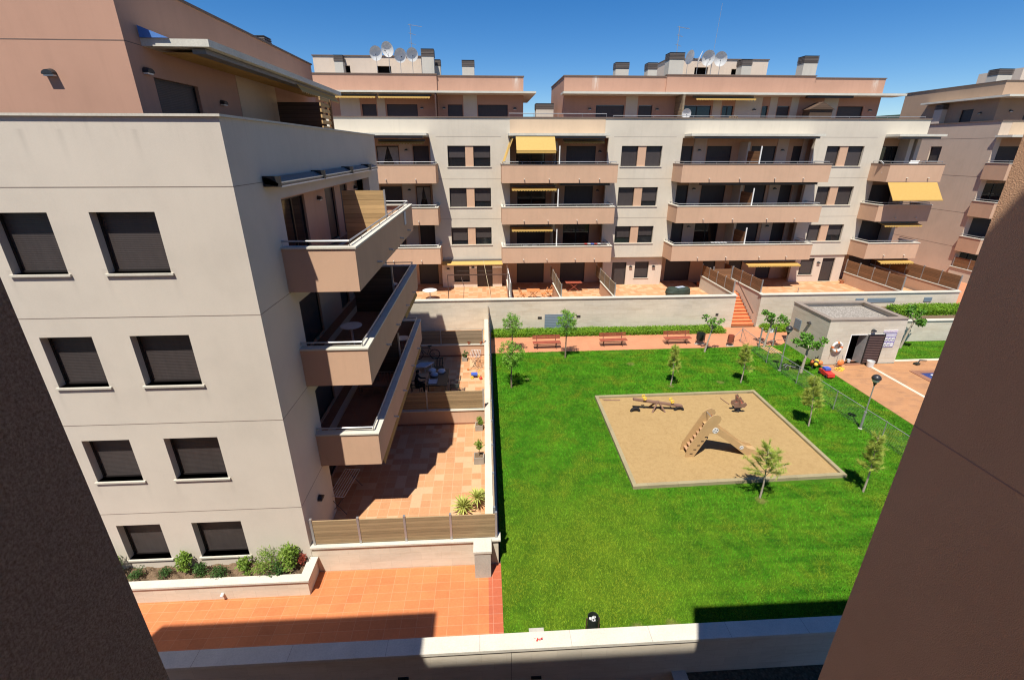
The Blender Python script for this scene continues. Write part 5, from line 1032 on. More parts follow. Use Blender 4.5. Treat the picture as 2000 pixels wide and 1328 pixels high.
def pot_plant(name, x, y, z, s_, m_, lf, r, h, label, n=220, size=.08, trunk=.25, kind='sq', cat='potted plant'):
    r_ = empty(name, (x, y, z), label, cat)
    if kind == 'sq':
        p_ = MB().mat(m_); p_.wall('x', x - s_, x + s_, z, z + s_ * 1.6, y - s_, y - s_ + .03); p_.wall('x', x - s_, x + s_, z, z + s_ * 1.6, y + s_ - .03, y + s_); p_.box(x - s_, x - s_ + .03, y - s_ + .03, y + s_ - .03, z, z + s_ * 1.6); p_.box(x + s_ - .03, x + s_, y - s_ + .03, y + s_ - .03, z, z + s_ * 1.6); p_.build('pot', r_)
        MB().box(x - s_ + .03, x + s_ - .03, y - s_ + .03, y + s_ - .03, z + .02, z + s_ * 1.45, 'planter soil').build('soil', r_)
    else: MB().lathe((x, y, z), [(s_ * .7, 0), (s_, s_ * 1.5), (s_ * 1.1, s_ * 1.5), (s_ * 1.1, s_ * 1.7), (s_ * .9, s_ * 1.7), (s_ * .85, s_ * 1.5), (.001, s_ * 1.5)], 16, m_).build('pot', r_)
    f = MB().mat('bark').bar((x, y, z + s_), (x + .03, y, z + s_ * 1.6 + trunk), .015, n=5); f.mat(lf)
    for i in range(8): a = random.uniform(0, 6.28); d = r * random.uniform(0, .65); f.leaves((x + .03 + math.cos(a) * d, y + math.sin(a) * d, z + s_ * 1.6 + trunk + h * random.uniform(0, .8)), (r * .45, r * .45, h * .3), n // 8, size)
    f.build('foliage', r_, recalc=False); return r_
pot_plant('potted_shrub', -.47, 18.25, .23, .17, 'stone pot', 'light shrub leaf', .27, .32, 'round green shrub in a square pot by the divider of the big terrace', 420, .06, .1)
pot_plant('potted_tree', -.45, 15.85, .23, .2, 'stone pot', 'light shrub leaf', .27, .42, 'thin stemmed small tree in a square basket pot on the big terrace', 300, .075, .35)
pot_plant('potted_plant', -.2, 15.95, .23, .08, 'terracotta pot', 'red leaf', .1, .1, 'small clay pot with reddish plant behind the small terrace tree', 60, .05, .05, 'rd')
pot_plant('potted_plant', -1.4, 25.75, .23, .15, 'stone pot', 'dark shrub leaf', .2, .3, 'potted plant with broad leaves against the back divider wall', 60, .16, .05)
pot_plant('flower_pot', -1.15, 26.45, 1.0, .07, 'terracotta pot', 'red leaf', .16, .06, 'red flowers on the divider wall behind the clothes airer', 120, .05, .0, 'rd'); pot_plant('flower_pot', -.42, 26.45, 1.0, .07, 'terracotta pot', 'red leaf', .1, .05, 'smaller red flowers at the wall corner', 60, .05, .0, 'rd')
def yucca(x, y, h, label, r=.42, n=46):
    r_ = empty('yucca', (x, y, .23), label, 'yucca'); f = MB().mat('bark').bar((x, y, .23), (x, y, .23 + h), .04, n=7); f.build('trunk', r_); f = MB().mat('yucca leaf')
    for i in range(n):
        a = i * 2.4; el = -.25 + 1.6 * i / n; L_ = r * random.uniform(.85, 1.15); d = Vector((math.cos(a) * math.cos(el), math.sin(a) * math.cos(el), math.sin(el))); b = Vector((-math.sin(a), math.cos(a), 0)) * .026; c0 = Vector((x, y, .23 + h)); 
        m1 = c0 + d * L_ * .55; e = c0 + d * L_ - Vector((0, 0, .05)); f.add([c0 - b * .5, m1 - b, e, m1 + b, c0 + b * .5], [(0, 1, 2, 3, 4)])
    f.build('crown', r_, recalc=False)
yucca(-.98, 12.95, .3, 'larger spiky yucca at the near corner of the big terrace', .46, 60); yucca(-.5, 13.15, .5, 'taller spiky yucca beside the larger one', .40, 50); yucca(-.33, 13.75, .15, 'dark little yucca behind the two large ones', .26, 26)
pot_plant('potted_plant', -.2, 12.4, .23, .07, 'terracotta pot', 'red leaf', .1, .08, 'small reddish plant in the very corner of the big terrace', 60, .05, .0, 'rd')
# ================================================================ things on terrace A
def airer(x, y, z, L_, W_, h, label, folded=0, clothes=None, rz=0):
    r_ = empty('clothes_airer', (x, y, z), label, 'clothes airer', rz=rz)
    f = MB().mat('white metal')
    for i in range(7): yy = -W_ / 2 + W_ * i / 6; f.bar((-L_ / 2, yy, h), (L_ / 2, yy, h), .008, n=5)
    for x_ in (-L_ / 2, L_ / 2): f.bar((x_, -W_ / 2, h), (x_, W_ / 2, h), .01)
    f.build('rack', r_, local=True); l_ = MB().mat('dark metal')
    for x_ in (-L_ / 2, L_ / 2): l_.bar((x_, -W_ / 2, 0), (x_, W_ / 2, h), .01).bar((x_, W_ / 2, 0), (x_, -W_ / 2, h), .01)
    l_.build('leg', r_, local=True)
    if clothes:
        for i, c_ in enumerate(clothes):
            k_ = MB().mat(c_); x0 = -L_ / 2 + .03 + i * (L_ - .06) / len(clothes); w_ = (L_ - .06) / len(clothes) * .85; yy = -W_ / 2 + W_ * (i % 3) / 2.5; dz = random.uniform(.25, .45)
            k_.add([(x0, yy - .01, h + .012), (x0 + w_, yy - .01, h + .012), (x0 + w_, yy + .05, h - dz), (x0 + w_ / 2, yy + .07, h - dz - .03), (x0, yy + .05, h - dz * .95), (x0, yy - .05, h - dz * .8), (x0 + w_, yy - .06, h - dz * .85)], [(0, 1, 2, 3, 4), (0, 1, 6, 5)]); k_.build('laundry', r_, local=True, recalc=False)
    return r_
airer(-5.2, 13.9, .23, 1.5, .55, .75, 'folding clothes airer with bare white bars beside the cream block', rz=1.45)
airer(-.72, 24.9, .23, 1.0, .55, .85, 'clothes airer hung with small pink and white laundry', clothes=['paper white', 'magenta ink', 'paper white', 'pale blue plastic', 'paper white', 'red plastic', 'sign purple', 'paper white', 'orange wood'], rz=1.5)
def chair(x, y, z, rz, m_, label, name='garden_chair', grp=None):
    r_ = empty(name, (x, y, z), label, 'chair', grp, rz)
    MB().box(-.22, .22, -.22, .22, .41, .44, m_).build('seat', r_, local=True); b = MB().mat(m_)
    for i in range(5): b.plank((-.18 + i * .09, .22, .44), (-.17 + i * .085, .32, .88), .045, .015, (0, 1, 0))
    b.bar((-.22, .32, .88), (.22, .32, .88), .022); b.build('backrest', r_, local=True)
    for sx in (-1, 1):
        MB().bar((sx * .23, -.22, .63), (sx * .23, .26, .64), .02, m_).build('armrest', r_, local=True)
        for sy in (-1, 1): MB().bar((sx * .24, sy * .23, 0), (sx * .21, sy * .2, .64 if sy < 0 else .42), .018, m_).build('leg', r_, local=True)
    return r_
TZ = .23
tb = empty('garden_table', (-2.62, 22.2, TZ), 'dark garden table on the shaded terrace, covered with laundry and a tray', 'table')
MB().box(-3.15, -2.1, 21.2, 23.1, TZ + .70, TZ + .74, 'dark plastic').build('table_top', tb)
for x in (-3.05, -2.2):
    for y in (21.3, 23.0): MB().bar((x, y, TZ), (x, y, TZ + .7), .03, 'dark plastic').build('leg', tb)
chair(-2.75, 23.95, TZ, 0, 'dark plastic', 'black slatted garden chair at the far end of the dark table')
chair(-1.75, 21.7, TZ, -1.57, 'dark plastic', 'black slatted garden chair at the sunny side of the dark table')
chair(-3.75, 21.75, TZ, 1.57, 'dark plastic', 'black slatted garden chair under the seated person')
for (x, y, lb, c_) in ((-3.0, 22.85, 'white bundle of laundry on the dark garden table', 'paper white'), (-2.5, 22.75, 'small white cloth bundle beside the larger one', 'paper white'), (-2.85, 22.35, 'blue and white folded cloth in the middle of the dark table', 'pale blue plastic')):
    k_ = MB().mat(c_); vs = []; n_ = 9
    k_.lathe((x, y, TZ + .74), [(.2, 0), (.22, .05), (.17, .12), (.08, .16), (.001, .17)], 11, c_)
    k_.v = [(a + random.gauss(0, .012), b + random.gauss(0, .012), c + random.gauss(0, .008)) for a, b, c in k_.v]
    tag(k_.build('laundry_bundle', loc=(x, y, TZ + .74), smooth=True), lb, 'laundry')
ty_ = MB(); ty_.box(-3.05, -2.62, 21.35, 21.85, TZ + .745, TZ + .77, 'pale blue plastic'); ty_.box(-3.05, -3.03, 21.35, 21.85, TZ + .77, TZ + .82); ty_.box(-2.64, -2.62, 21.35, 21.85, TZ + .77, TZ + .82); tag(ty_.build('tray', loc=(-2.8, 21.6, TZ + .75)), 'pale tray at the near end of the dark garden table', 'tray')
ln = empty('sun_lounger', (-3.9, 24.6, TZ), 'folded pale blue sun lounger lying beside the bicycle', 'sun lounger')
for i in range(9): MB().plank((-4.25 + i * .08, 24.3, TZ + .33 - i * .0), (-3.85 + i * .08, 24.9, TZ + .33), .055, .015, m='pale blue plastic').build('slat', ln)
MB().path([(-4.3, 24.3, TZ + .3), (-3.55, 24.3, TZ + .3), (-3.15, 24.95, TZ + .3), (-3.9, 24.95, TZ + .3), (-4.3, 24.3, TZ + .3)], .02, 'white metal').build('frame', ln)
for p in ((-4.2, 24.35), (-3.3, 24.9), (-3.6, 24.33), (-3.85, 24.9)): MB().bar((*p, TZ), (*p, TZ + .3), .015, 'white metal').build('leg', ln)
# bicycle
bk = empty('bicycle', (-3.7, 26.05, TZ), 'dark bicycle leaning against the divider wall in the shade', 'bicycle')
for x, nm in ((-4.2, 'wheel'), (-3.2, 'wheel')):
    w_ = MB().mat('rubber'); torus(w_, (x, 26.1, TZ + .32), .3, .022, 0, 2 * math.pi, 24, 6); wh = w_.build(nm, bk, smooth=True); sp2 = MB().mat('galvanised steel')
    for i in range(10): a = i * .628; sp2.bar((x, 26.1, TZ + .32), (x + .29 * math.cos(a), 26.1, TZ + .32 + .29 * math.sin(a)), .002, n=3)
    sp2.build('spokes', wh)
f = MB().mat('dark metal'); A_, B_, Cc, D_ = (-4.2, 26.1, TZ + .32), (-4.05, 26.1, TZ + .75), (-3.65, 26.1, TZ + .3), (-3.5, 26.1, TZ + .72)
f.bar(B_, Cc, .016).bar(B_, D_, .016).bar(D_, Cc, .016).bar(Cc, (-3.2, 26.1, TZ + .32), .012).bar(D_, (-3.2, 26.1, TZ + .32), .01).bar(A_, (-4.0, 26.1, TZ + .9), .014); f.build('frame', bk)
MB().path([(-4.1, 25.85, TZ + .92), (-4.0, 26.0, TZ + .95), (-4.0, 26.1, TZ + .9), (-4.0, 26.2, TZ + .95)], .013, 'dark metal').build('handlebar', bk)
MB().plank((-3.6, 26.1, TZ + .84), (-3.36, 26.1, TZ + .86), .12, .05, m='dark plastic').bar(D_, (-3.47, 26.1, TZ + .83), .012).build('saddle', bk)
# seated person (skinned body)
def skin_body(name, joints, edges, m_, parent, root=0, sub=2):
    me = bpy.data.meshes.new(name); me.from_pydata([j[:3] for j in joints], edges, []); o = bpy.data.objects.new(name, me); C.objects.link(o); o.parent = parent
    md = o.modifiers.new('Skin', 'SKIN'); sv = me.skin_vertices[0].data if me.skin_vertices else None
    if sv is None:
        bpy.context.view_layer.objects.active = o; sv = None
    bm = bmesh.new(); bm.from_mesh(me); ly = bm.verts.layers.skin.verify(); bm.verts.ensure_lookup_table()
    for i, j in enumerate(joints): bm.verts[i][ly].radius = (j[3], j[3] if len(j) < 5 else j[4]); bm.verts[i][ly].use_root = (i == root)
    bm.to_mesh(me); bm.free(); md.use_smooth_shade = True; s_ = o.modifiers.new('Sub', 'SUBSURF'); s_.levels = sub; s_.render_levels = sub
    me.materials.append(M[m_]); return o
pe_ = empty('person', (-3.72, 21.75, TZ), 'person in dark clothes sitting at the shaded garden table with arms on the table', 'person', rz=-1.57)
# local: facing +y, seat height .45
J = [(0, -.02, .52, .15, .13), (0, .0, .75, .14, .11), (0, .05, .95, .17, .11), (0, .08, 1.06, .08, .07), (0, .11, 1.13, .055), (0, .14, 1.22, .085, .1), (0, .15, 1.3, .075, .085),
     (.19, .06, .98, .06), (.27, .2, .78, .045), (.2, .42, .8, .035), (.16, .5, .79, .03), (-.19, .06, .98, .06), (-.27, .2, .78, .045), (-.2, .42, .8, .035), (-.16, .5, .79, .03),
     (.11, .02, .5, .09), (.13, .4, .5, .07), (.13, .42, .12, .045), (.13, .42, .05, .04), (.13, .55, .035, .03), (-.11, .02, .5, .09), (-.13, .4, .5, .07), (-.13, .38, .12, .045), (-.13, .38, .05, .04), (-.13, .51, .035, .03)]
E_ = [(0, 1), (1, 2), (2, 3), (3, 4), (4, 5), (5, 6), (2, 7), (7, 8), (8, 9), (9, 10), (2, 11), (11, 12), (12, 13), (13, 14), (0, 15), (15, 16), (16, 17), (17, 18), (18, 19), (0, 20), (20, 21), (21, 22), (22, 23), (23, 24)]
bd = skin_body('body', J, E_, 'dark cloth', pe_)
hd = MB().mat('skin')
def ell(mb, c, r, n=12, k_=8):
    vs = [(c[0] + r[0] * math.sin(math.pi * j / k_) * math.cos(2 * math.pi * i / n), c[1] + r[1] * math.sin(math.pi * j / k_) * math.sin(2 * math.pi * i / n), c[2] + r[2] * math.cos(math.pi * j / k_)) for j in range(k_ + 1) for i in range(n)]
    return mb.add(vs, [(j * n + i, j * n + (i + 1) % n, (j + 1) * n + (i + 1) % n, (j + 1) * n + i) for j in range(k_) for i in range(n)])
ell(hd, (0, .155, 1.24), (.085, .1, .12)); ell(hd, (0, .255, 1.225), (.013, .02, .02)); ell(hd, (.088, .15, 1.23), (.012, .025, .03)); ell(hd, (-.088, .15, 1.23), (.012, .025, .03))
for sx in (1, -1):
    ell(hd, (sx * .15, .53, .79), (.04, .055, .018))
    for q in range(4): hd.path([(sx * (.12 + q * .02), .56, .79), (sx * (.12 + q * .02), .6 + .008 * (q in (1, 2)), .785), (sx * (.12 + q * .02), .625 + .008 * (q in (1, 2)), .765)], .0085, n=5)
    hd.path([(sx * .11, .51, .79), (sx * .09, .545, .785), (sx * .092, .575, .775)], .0095, n=5)
hd.build('face_and_hands', pe_, local=True, smooth=True)
ey = MB().mat('dark frame'); ell(ey, (.032, .243, 1.245), (.012, .008, .008), 8, 5); ell(ey, (-.032, .243, 1.245), (.012, .008, .008), 8, 5); ell(ey, (0, .25, 1.18), (.025, .008, .006), 8, 5); ey.build('eyes_and_mouth', pe_, local=True)
hr = MB().mat('hair'); ell(hr, (0, .135, 1.265), (.095, .105, .115)); hr.build('hair', pe_, local=True, smooth=True)
# toys on the sunny terrace
ty = empty('toy_tricycle', (-.75, 23.5, TZ), 'small blue and yellow toy tricycle in the sun below the laundry', 'toy'); 
MB().box(-.95, -.6, 23.35, 23.6, TZ + .16, TZ + .26, 'blue plastic').build('body', ty); MB().path([(-.62, 23.47, TZ + .2), (-.5, 23.47, TZ + .42), (-.5, 23.37, TZ + .44), (-.5, 23.57, TZ + .44)], .018, 'yellow plastic').build('handlebar', ty)
for x, y in ((-.55, 23.47), (-.9, 23.3), (-.9, 23.64)):
    w_ = MB().mat('yellow plastic'); torus(w_, (x, y, TZ + .09), .06, .03, 0, 6.283, 12, 6); w_.build('wheel', ty)
for x, y, r, m_, lb in ((-1.15, 24.4, .07, 'orange plastic', 'small orange ball on the sunny terrace tiles'), (-.42, 23.2, .09, 'red plastic', 'small red ball by the lawn wall of the terrace')):
    b_ = MB().mat(m_); ell(b_, (x, y, TZ + r), (r, r, r), 14, 9); tag(b_.build('ball', loc=(x, y, TZ), smooth=True), lb, 'ball')
def round_table(x, y, z, m_, r, h, label):
    r_ = empty('round_table', (x, y, z), label, 'table'); MB().lathe((x, y, z + h - .035), [(r * .96, 0), (r, .01), (r, .03), (r * .97, .035)], 24, m_).build('table_top', r_); MB().lathe((x, y, z), [(.045, .1), (.04, .4), (.05, h - .04)], 12, m_).build('column', r_)
    for i in range(4): a = i * 1.571 + .5; MB().bar((x, y, z + .13), (x + math.cos(a) * r * .75, y + math.sin(a) * r * .75, z + .02), .025, m_).build('leg', r_)
round_table(-4.65, 15.3, 5.71, 'white plastic', .36, .72, 'round white plastic table on the middle balcony of the cream block')
round_table(-4.3, 20.6, 5.71, 'white plastic', .33, .72, 'white table at the far end of the middle balcony')
round_table(-4.1, 21.3, 2.83, 'white plastic', .33, .72, 'white table at the far end of the lowest balcony')
bn = empty('balcony_bench', (-5.2, 16.5, 2.83), 'dark slatted bench on the lowest balcony in the shade', 'bench')
b_ = MB().mat('playground timber')
for i in range(12): b_.bar((-5.15 + i * .12, 17.2, 3.25), (-5.15 + i * .12, 17.25, 3.7), .012)
b_.bar((-5.2, 17.25, 3.7), (-3.8, 17.25, 3.7), .02); b_.build('backrest', bn); MB().box(-5.2, -3.8, 16.85, 17.22, 3.22, 3.26, 'playground timber').build('seat', bn)
for x in (-5.15, -3.85):
    for y in (16.9, 17.2): MB().bar((x, y, 2.83), (x, y, 3.22), .02, 'playground timber').build('leg', bn)
# hanging notice on the top balcony
nt_ = tag(MB().box(-3.485, -3.475, 20.9, 21.35, 8.95, 9.5, 'paper white').build('hanging_notice', loc=(-3.48, 21.1, 9.2)), 'white sheet notice hanging over the top balcony parapet', 'notice')
# ================================================================ upper terraces of the back block
UT = 1.38
def fold_chair(x, y, z, rz, label):
    r_ = empty('folding_chair', (x, y, z), label, 'chair', 'orange folding chairs', rz)
    MB().box(-.2, .2, -.2, .2, .43, .46, 'orange wood').build('seat', r_, local=True); b = MB().mat('orange wood')
    for i in range(3): b.bar((-.18, .24 + .03 * i, .6 + .12 * i), (.18, .24 + .03 * i, .6 + .12 * i), .02)
    b.build('backrest', r_, local=True)
    for sx in (-1, 1): MB().bar((sx * .2, -.22, 0), (sx * .2, .32, .9), .018, 'orange wood').bar((sx * .18, .25, 0), (sx * .18, -.2, .44), .018).build('leg', r_, local=True)
def fold_table(x, y, z, lx, ly, label, m_='orange wood'):
    r_ = empty('folding_table', (x, y, z), label, 'table'); t_ = MB().mat(m_); n_ = 7
    for i in range(n_): t_.box(x - lx / 2, x + lx / 2, y - ly / 2 + i * ly / n_, y - ly / 2 + (i + .85) * ly / n_, z + .71, z + .74)
    t_.build('table_top', r_)
    for sy in (-1, 1): MB().bar((x - lx * .38, y + sy * ly * .4, z), (x + lx * .3, y + sy * ly * .4, z + .7), .02, m_).bar((x + lx * .38, y + sy * ly * .4, z), (x - lx * .3, y + sy * ly * .4, z + .7), .02).build('leg', r_)
fold_table(3.55, 34.2, UT, 1.0, .8, 'orange wooden folding table between two folding chairs')
fold_chair(2.75, 34.2, UT, 1.57, 'orange folding chair left of the orange table'); fold_chair(4.35, 34.2, UT, -1.57, 'orange folding chair right of the orange table'); fold_chair(4.85, 34.7, UT, -1.2, 'orange folding chair by the slat fence in the shade')
fold_table(7.0, 36.4, UT, 1.3, .8, 'red brown table in the shade of the middle terrace', 'bench paint')
round_table(-4.3, 34.6, UT, 'white plastic', .55, .74, 'oval white table on the far left upper terrace')
pf = empty('pergola_frame', (-1, 31.3, 2.4), 'thin brown metal frame standing on the upper terrace wall', 'pergola')
for x in (-2.65, 1.5): MB().box(x, x + .05, 31.3, 31.35, 1.38 if False else 2.42, 4.05, 'brown metal').build('post', pf)
MB().box(-2.65, 1.55, 31.3, 31.35, 4.05, 4.11, 'brown metal').build('beam', pf)
MB().path([(-1.6, 31.4, 2.42), (-1.55, 31.6, 3.2), (-1.75, 31.9, 3.8)], .018, 'brown metal').build('pole', pf)
tb_ = MB().path([(-.2, 37.3, 3.7), (.35, 33.5, 1.45)], .015, 'rope'); tag(tb_.build('bamboo_pole', loc=(0, 35, 2.5)), 'thin leaning pole under the long yellow awning', 'pole')
pot_plant('potted_agave', .95, 32.2, UT, .14, 'stone pot', 'dark shrub leaf', .28, .25, 'dark green potted plant beside the glass screen', 160, .16, .0, 'rd')
pot_plant('potted_plant', 2.25, 32.0, UT, .2, 'terracotta pot', 'dry leaf', .3, .45, 'dry twiggy plant in a red pot right of the glass screen', 260, .08, .1, 'rd')
pot_plant('potted_plant', 17.3, 31.7, 1.9, .12, 'stone pot', 'hedge leaf', .32, .16, 'bright green bush on the wall end left of the stairs', 300, .08, .0, 'rd')
pot_plant('potted_plant', 30.0, 36.9, 1.5, .16, 'terracotta pot', 'dry leaf', .1, .15, 'terracotta pot at the foot of the peach wall', 40, .06, .0, 'rd')
pot_plant('potted_plant', 24.2, 32.0, 1.5, .1, 'stone pot', 'light shrub leaf', .22, .12, 'small green plant beside the umbrella stand', 120, .08, .0, 'rd')
pot_plant('potted_plant', 32.0, 32.6, 1.5, .14, 'terracotta pot', 'red leaf', .32, .1, 'red flowering plant behind the corner terrace wall', 260, .08, .05, 'rd')
pot_plant('balcony_flowers', 19.0, 38.2, 13.1, .14, 'terracotta pot', 'dry leaf', .5, .3, 'reddish potted flowers behind the roof terrace parapet', 260, .1, .75, 'rd'); pot_plant('balcony_flowers', 17.2, 38.2, 13.1, .14, 'terracotta pot', 'dry leaf', .35, .2, 'smaller brown flower pot behind the roof terrace parapet', 160, .09, .75, 'rd')
us = empty('umbrella_stand', (24.0, 33.6, 1.5), 'grey umbrella stand on the sunny terrace right of the stairs', 'umbrella stand'); MB().lathe((24, 33.6, 1.5), [(.28, 0), (.28, .06), (.06, .1), (.06, .2)], 16, 'concrete').build('foot', us); MB().bar((24, 33.6, 1.7), (24, 33.6, 2.15), .025, 'galvanised steel').build('tube', us)
bb = empty('covered_furniture', (14.9, 34.5, UT), 'garden furniture under a dark green cover left of the small stone pier', 'covered furniture')
k_ = MB().mat('dark green cover'); k_.lathe((0, 0, 0), [(.62, 0), (.66, .35), (.6, .62), (.3, .7), (.001, .71)], 14); k_.v = [(14.9 + a * 1.5 + random.gauss(0, .03), 34.5 + b * .9 + random.gauss(0, .03), UT + c + random.gauss(0, .02)) for a, b, c in k_.v]; k_.build('cover', bb)
k_ = MB().mat('blue tarp').mat('pale blue plastic'); k_.obox((15.0, 34.4, UT + .74), .7, .35, .03, .3); k_.build('folded_cloth', bb)
# balcony bits on the back block
def deck_chair(x, y, z, label, rz):
    r_ = empty('deck_chair', (x, y, z), label, 'deck chair', rz=rz); MB().plank((-.3, 0, .35), (.25, 0, .3), .5, .02, m='white plastic').plank((.25, 0, .3), (.75, 0, .85), .5, .02).build('seat', r_, local=True)
    for sy in (-1, 1): MB().bar((-.35, sy * .27, .3), (.5, sy * .27, .02), .018, 'white metal').bar((-.2, sy * .27, .02), (.75, sy * .27, .88), .018).build('leg', r_, local=True)
deck_chair(30.9, 36.3, 10.35, 'white deck chair at the left end of the right top balcony', 2.6); deck_chair(32.4, 36.3, 10.35, 'white deck chair facing the other one on the right top balcony', .5)
# dishes and antennas
def dish(x, y, z, r, az, label, grp, h=.6):
    r_ = empty('satellite_dish', (x, y, z), label, 'satellite dish', grp, az); r *= 1.22; m = MB().mat('dish white'); n_ = 24; vs = []; k2 = 5; tl = .6
    for j in range(k2 + 1):
        q = r * j / k2; dp = .18 * r * (j / k2) ** 2
        for i in range(n_): a = 6.2832 * i / n_; u, v_ = q * math.cos(a), q * math.sin(a); vs.append((u * .92, -dp * math.cos(tl) - v_ * math.sin(tl) * .55, v_ * .95 + -dp * .3))
    m.add(vs, [(j * n_ + i, j * n_ + (i + 1) % n_, (j + 1) * n_ + (i + 1) % n_, (j + 1) * n_ + i) for j in range(k2) for i in range(n_)]); m.build('reflector', r_, local=True, smooth=True)
    MB().bar((0, .03, -r * .9), (.02, -r * .95, -r * .35), .012, 'galvanised steel').box(-.03, .03, -r * 1.05, -r * .9, -r * .42, -r * .28, 'dark metal').build('feed_arm', r_, local=True)
    MB().bar((0, .08, -h - r * .6), (0, .08, 0), .02, 'galvanised steel').build('mast', r_, local=True); return r_
for x, z, r, az, h, lb in ((-8.13, 18.85, .42, .15, .9, 'leftmost white dish of the left roof'), (-7.2, 19.12, .44, -.25, 1.3, 'highest white dish of the left roof'), (-6.3, 18.72, .42, .35, 1.0, 'white dish left of the antenna mast on the left roof'), (-5.38, 18.78, .40, .25, 1.2, 'white dish next to the tall chimney of the left roof')): dish(x, 42.2, z, r, az, lb, 'dishes on the left roof', h)
for x, z, r, az, h, lb in ((16.5, 18.82, .42, .5, .9, 'leftmost white dish of the right roof'), (17.35, 18.82, .42, 1.2, .9, 'white dish seen edge on, on the right roof'), (18.05, 18.78, .46, -.1, .9, 'largest white dish of the right roof with a dark label'), (19.1, 18.72, .44, -.45, .9, 'rightmost white dish of the right roof')): dish(x, 42.2, z, r, az, lb, 'dishes on the right roof', h)
dish(15.55, 38.9, 14.55, .3, -.3, 'small white dish on the roof terrace by the dark screen', None, .4)
def antenna(x, y, z0, z1, label, arms=True):
    r_ = empty('antenna', (x, y, z0), label, 'antenna'); MB().bar((x, y, z0), (x, y, z1), .025, 'galvanised steel', 6).build('mast', r_)
    if arms:
        for zz, L_, nn_ in ((z1 - .05, .9, 9), (z1 - .6, .4, 4), (z1 - 1.25, .35, 3)):
            m = MB().mat('galvanised steel'); m.bar((x - .15, y, zz), (x + L_, y + .1, zz - .12), .014)
            for i in range(nn_): u = i / nn_; m.bar((x - .1 + L_ * u, y - .16, zz - .1 * u), (x - .1 + L_ * u, y + .2, zz - .1 * u), .007, n=4)
            m.build('yagi_array', r_)
antenna(-5.48, 43.0, 18.7, 20.95, 'tv antenna mast above the dishes of the left roof'); antenna(15.82, 43.2, 18.9, 21.1, 'tv antenna mast on the tall chimney of the right roof')
MB_ = None
an = empty('antenna', (18.75, 43, 16.6), 'very tall thin whip antenna between the dishes of the right roof', 'antenna'); MB().bar((18.75, 43, 16.6), (18.75, 43, 18.6), .03, 'galvanised steel').build('mast', an); MB().bar((18.75, 43, 18.6), (18.95, 43, 22.6), .014, 'galvanised steel').build('whip', an)
# wood playhouse on the roof terrace
pw_ = empty('playhouse', (26, 39.3, 13.1), 'dark wooden playhouse on the roof terrace of the right penthouse', 'playhouse')
MB().box(25.3, 27.1, 38.9, 39.8, 13.1, 14.85, 'dark timber').build('wall', pw_); MB().prism([(25.2, 14.86), (27.2, 14.86), (26.2, 15.4)], 38.8, 39.9, 'dark timber').build('roof', pw_)
# toys near the pool house
cm = empty('toy_pile', (19.45, 24.2, 0), 'heap of orange and dark plastic toys at the pool house corner', 'toys')
k_ = MB()
for i in range(7): k_.mat(('orange plastic', 'yellow plastic', 'dark plastic', 'orange plastic')[i % 4]); c_ = (19.35 + random.gauss(0, .16), 24.1 + random.gauss(0, .16), .15 + random.random() * .4); ell(k_, c_, (random.uniform(.08, .16),) * 3, 9, 6)
k_.bar((19.1, 24.0, .0), (19.5, 24.2, .7), .03, 'dark plastic').bar((19.7, 24.0, 0), (19.4, 24.3, .6), .03); k_.build('heap', cm)
rc_ = empty('toy_car', (19.3, 23.0, 0), 'red and blue ride on toy car on the grass by the deck', 'toy')
MB().prism([(22.6, .1), (23.4, .1), (23.45, .3), (23.1, .36), (22.9, .3), (22.62, .28)], 19.1, 19.5, 'red plastic', 'x').build('body', rc_); MB().box(19.14, 19.46, 22.95, 23.25, .37, .5, 'blue plastic').build('seat', rc_)
for x in (19.07, 19.5):
    for y in (22.75, 23.3): w_ = MB().mat('rubber'); torus(w_, (x, y, .1), .07, .03, 0, 6.283, 12, 6, 'x'); w_.build('wheel', rc_)
sc2 = empty('scooter', (17.75, 24.0, 0), 'black child bicycle lying in the shade by the tree', 'bicycle')
for x in (17.45, 18.1): w_ = MB().mat('rubber'); torus(w_, (x, 24.0, .08), .2, .025, 0, 6.283, 16, 6, 'z'); w_.build('wheel', sc2)
MB().bar((17.45, 24, .1), (17.7, 24.2, .16), .02, 'galvanised steel').bar((17.7, 24.2, .16), (18.1, 24, .1), .02).bar((17.5, 24.25, .14), (17.75, 24.3, .2), .02).build('frame', sc2)
hc = empty('hose_cart', (20.75, 24.0, 0), 'orange drum hose cart by the pool house door', 'hose cart'); w_ = MB().mat('orange plastic'); ell(w_, (20.85, 24.05, .32), (.2, .12, .2)); w_.build('drum', hc)
MB().path([(20.6, 24.1, .05), (20.62, 24.1, .75), (20.95, 24.15, .75), (20.95, 24.1, .05)], .018, 'galvanised steel').build('frame', hc); k_ = MB().mat('yellow plastic')
for i in range(3): torus(k_, (20.55 + i * .12, 23.7 + i * .05, .04 + i * .015), .2 - i * .03, .02, 0, 6.283, 16, 5, 'z')
k_.build('hose', hc)
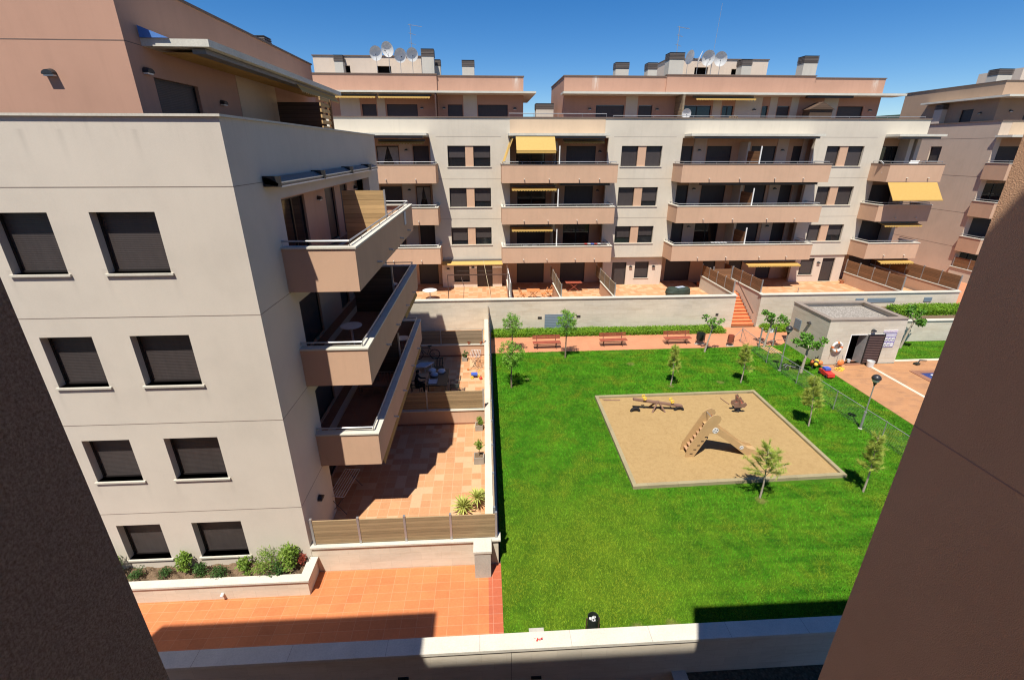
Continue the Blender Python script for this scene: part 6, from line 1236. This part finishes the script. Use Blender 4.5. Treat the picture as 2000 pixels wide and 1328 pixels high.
bu = empty('bucket', (22.72, 24.05, 0), 'round white plastic tub in front of the louvred door', 'tub'); MB().lathe((22.72, 24.05, .02), [(.17, 0), (.21, .36), (.19, .36), (.155, .03), (.001, .03)], 18, 'white plastic').build('tub', bu)
bu = empty('bucket', (21.85, 24.6, 0), 'little white bucket inside the open doorway', 'bucket'); MB().lathe((21.8, 24.6, .07), [(.08, 0), (.1, .18), (.09, .18), (.07, .02), (.001, .02)], 14, 'white plastic').build('tub', bu)
wp = empty('weeding_tool', (26.1, 24.3, 0), 'dark brush and hose lying on the deck near the pool', 'brush'); MB().obox((25.75, 24.15, .07), .3, .22, .12, .3, 'dark plastic').build('head', wp); MB().path([(25.85, 24.2, .08), (26.3, 24.55, .12), (26.7, 24.5, .1)], .03, 'dark metal').build('handle', wp)
rg = MB(); rg.leaves((1.1, 7.85, .83), (.09, .07, .015), 10, .09, 'red plastic', .4); tag(rg.build('red_cord_toy', recalc=False, loc=(1.1, 7.85, .8)), 'small tangled red toy on the front wall coping', 'toy')
dr = empty('floor_drain', (1.13, 8.5, 0), 'square grey concrete cover in the grass by the front wall', 'drain cover'); MB().box(.95, 1.35, 8.26, 8.75, -.02, .02, 'concrete').build('cover', dr)
print('objects', len(bpy.data.objects))

for x, z, m_, lb in ((7.6, 4.15, 'red plastic', 'red and blue laundry over the lowest middle balcony rail'), (17.6, 4.25, 'paper white', 'row of white laundry over the lowest long balcony rail')):
    k_ = MB()
    for i in range(5):
        k_.mat((m_, 'paper white', 'blue plastic' if m_[0] == 'r' else 'paper white')[i % 3]); x0 = x + i * .26; k_.plank((x0, CY - 1.72, 5.26), (x0 + .22, CY - 1.72, 5.26 - random.uniform(0, .01)), .16, .05)
    tag(k_.build('laundry', loc=(x, CY - 1.72, 5.2)), lb, 'laundry')
chair(3.1, 36.6, 4.3, 3.14, 'white plastic', 'white chair on the lowest middle balcony, left of the other one'); chair(3.8, 36.6, 4.3, 3.14, 'white plastic', 'white chair on the lowest middle balcony, right of the other one')
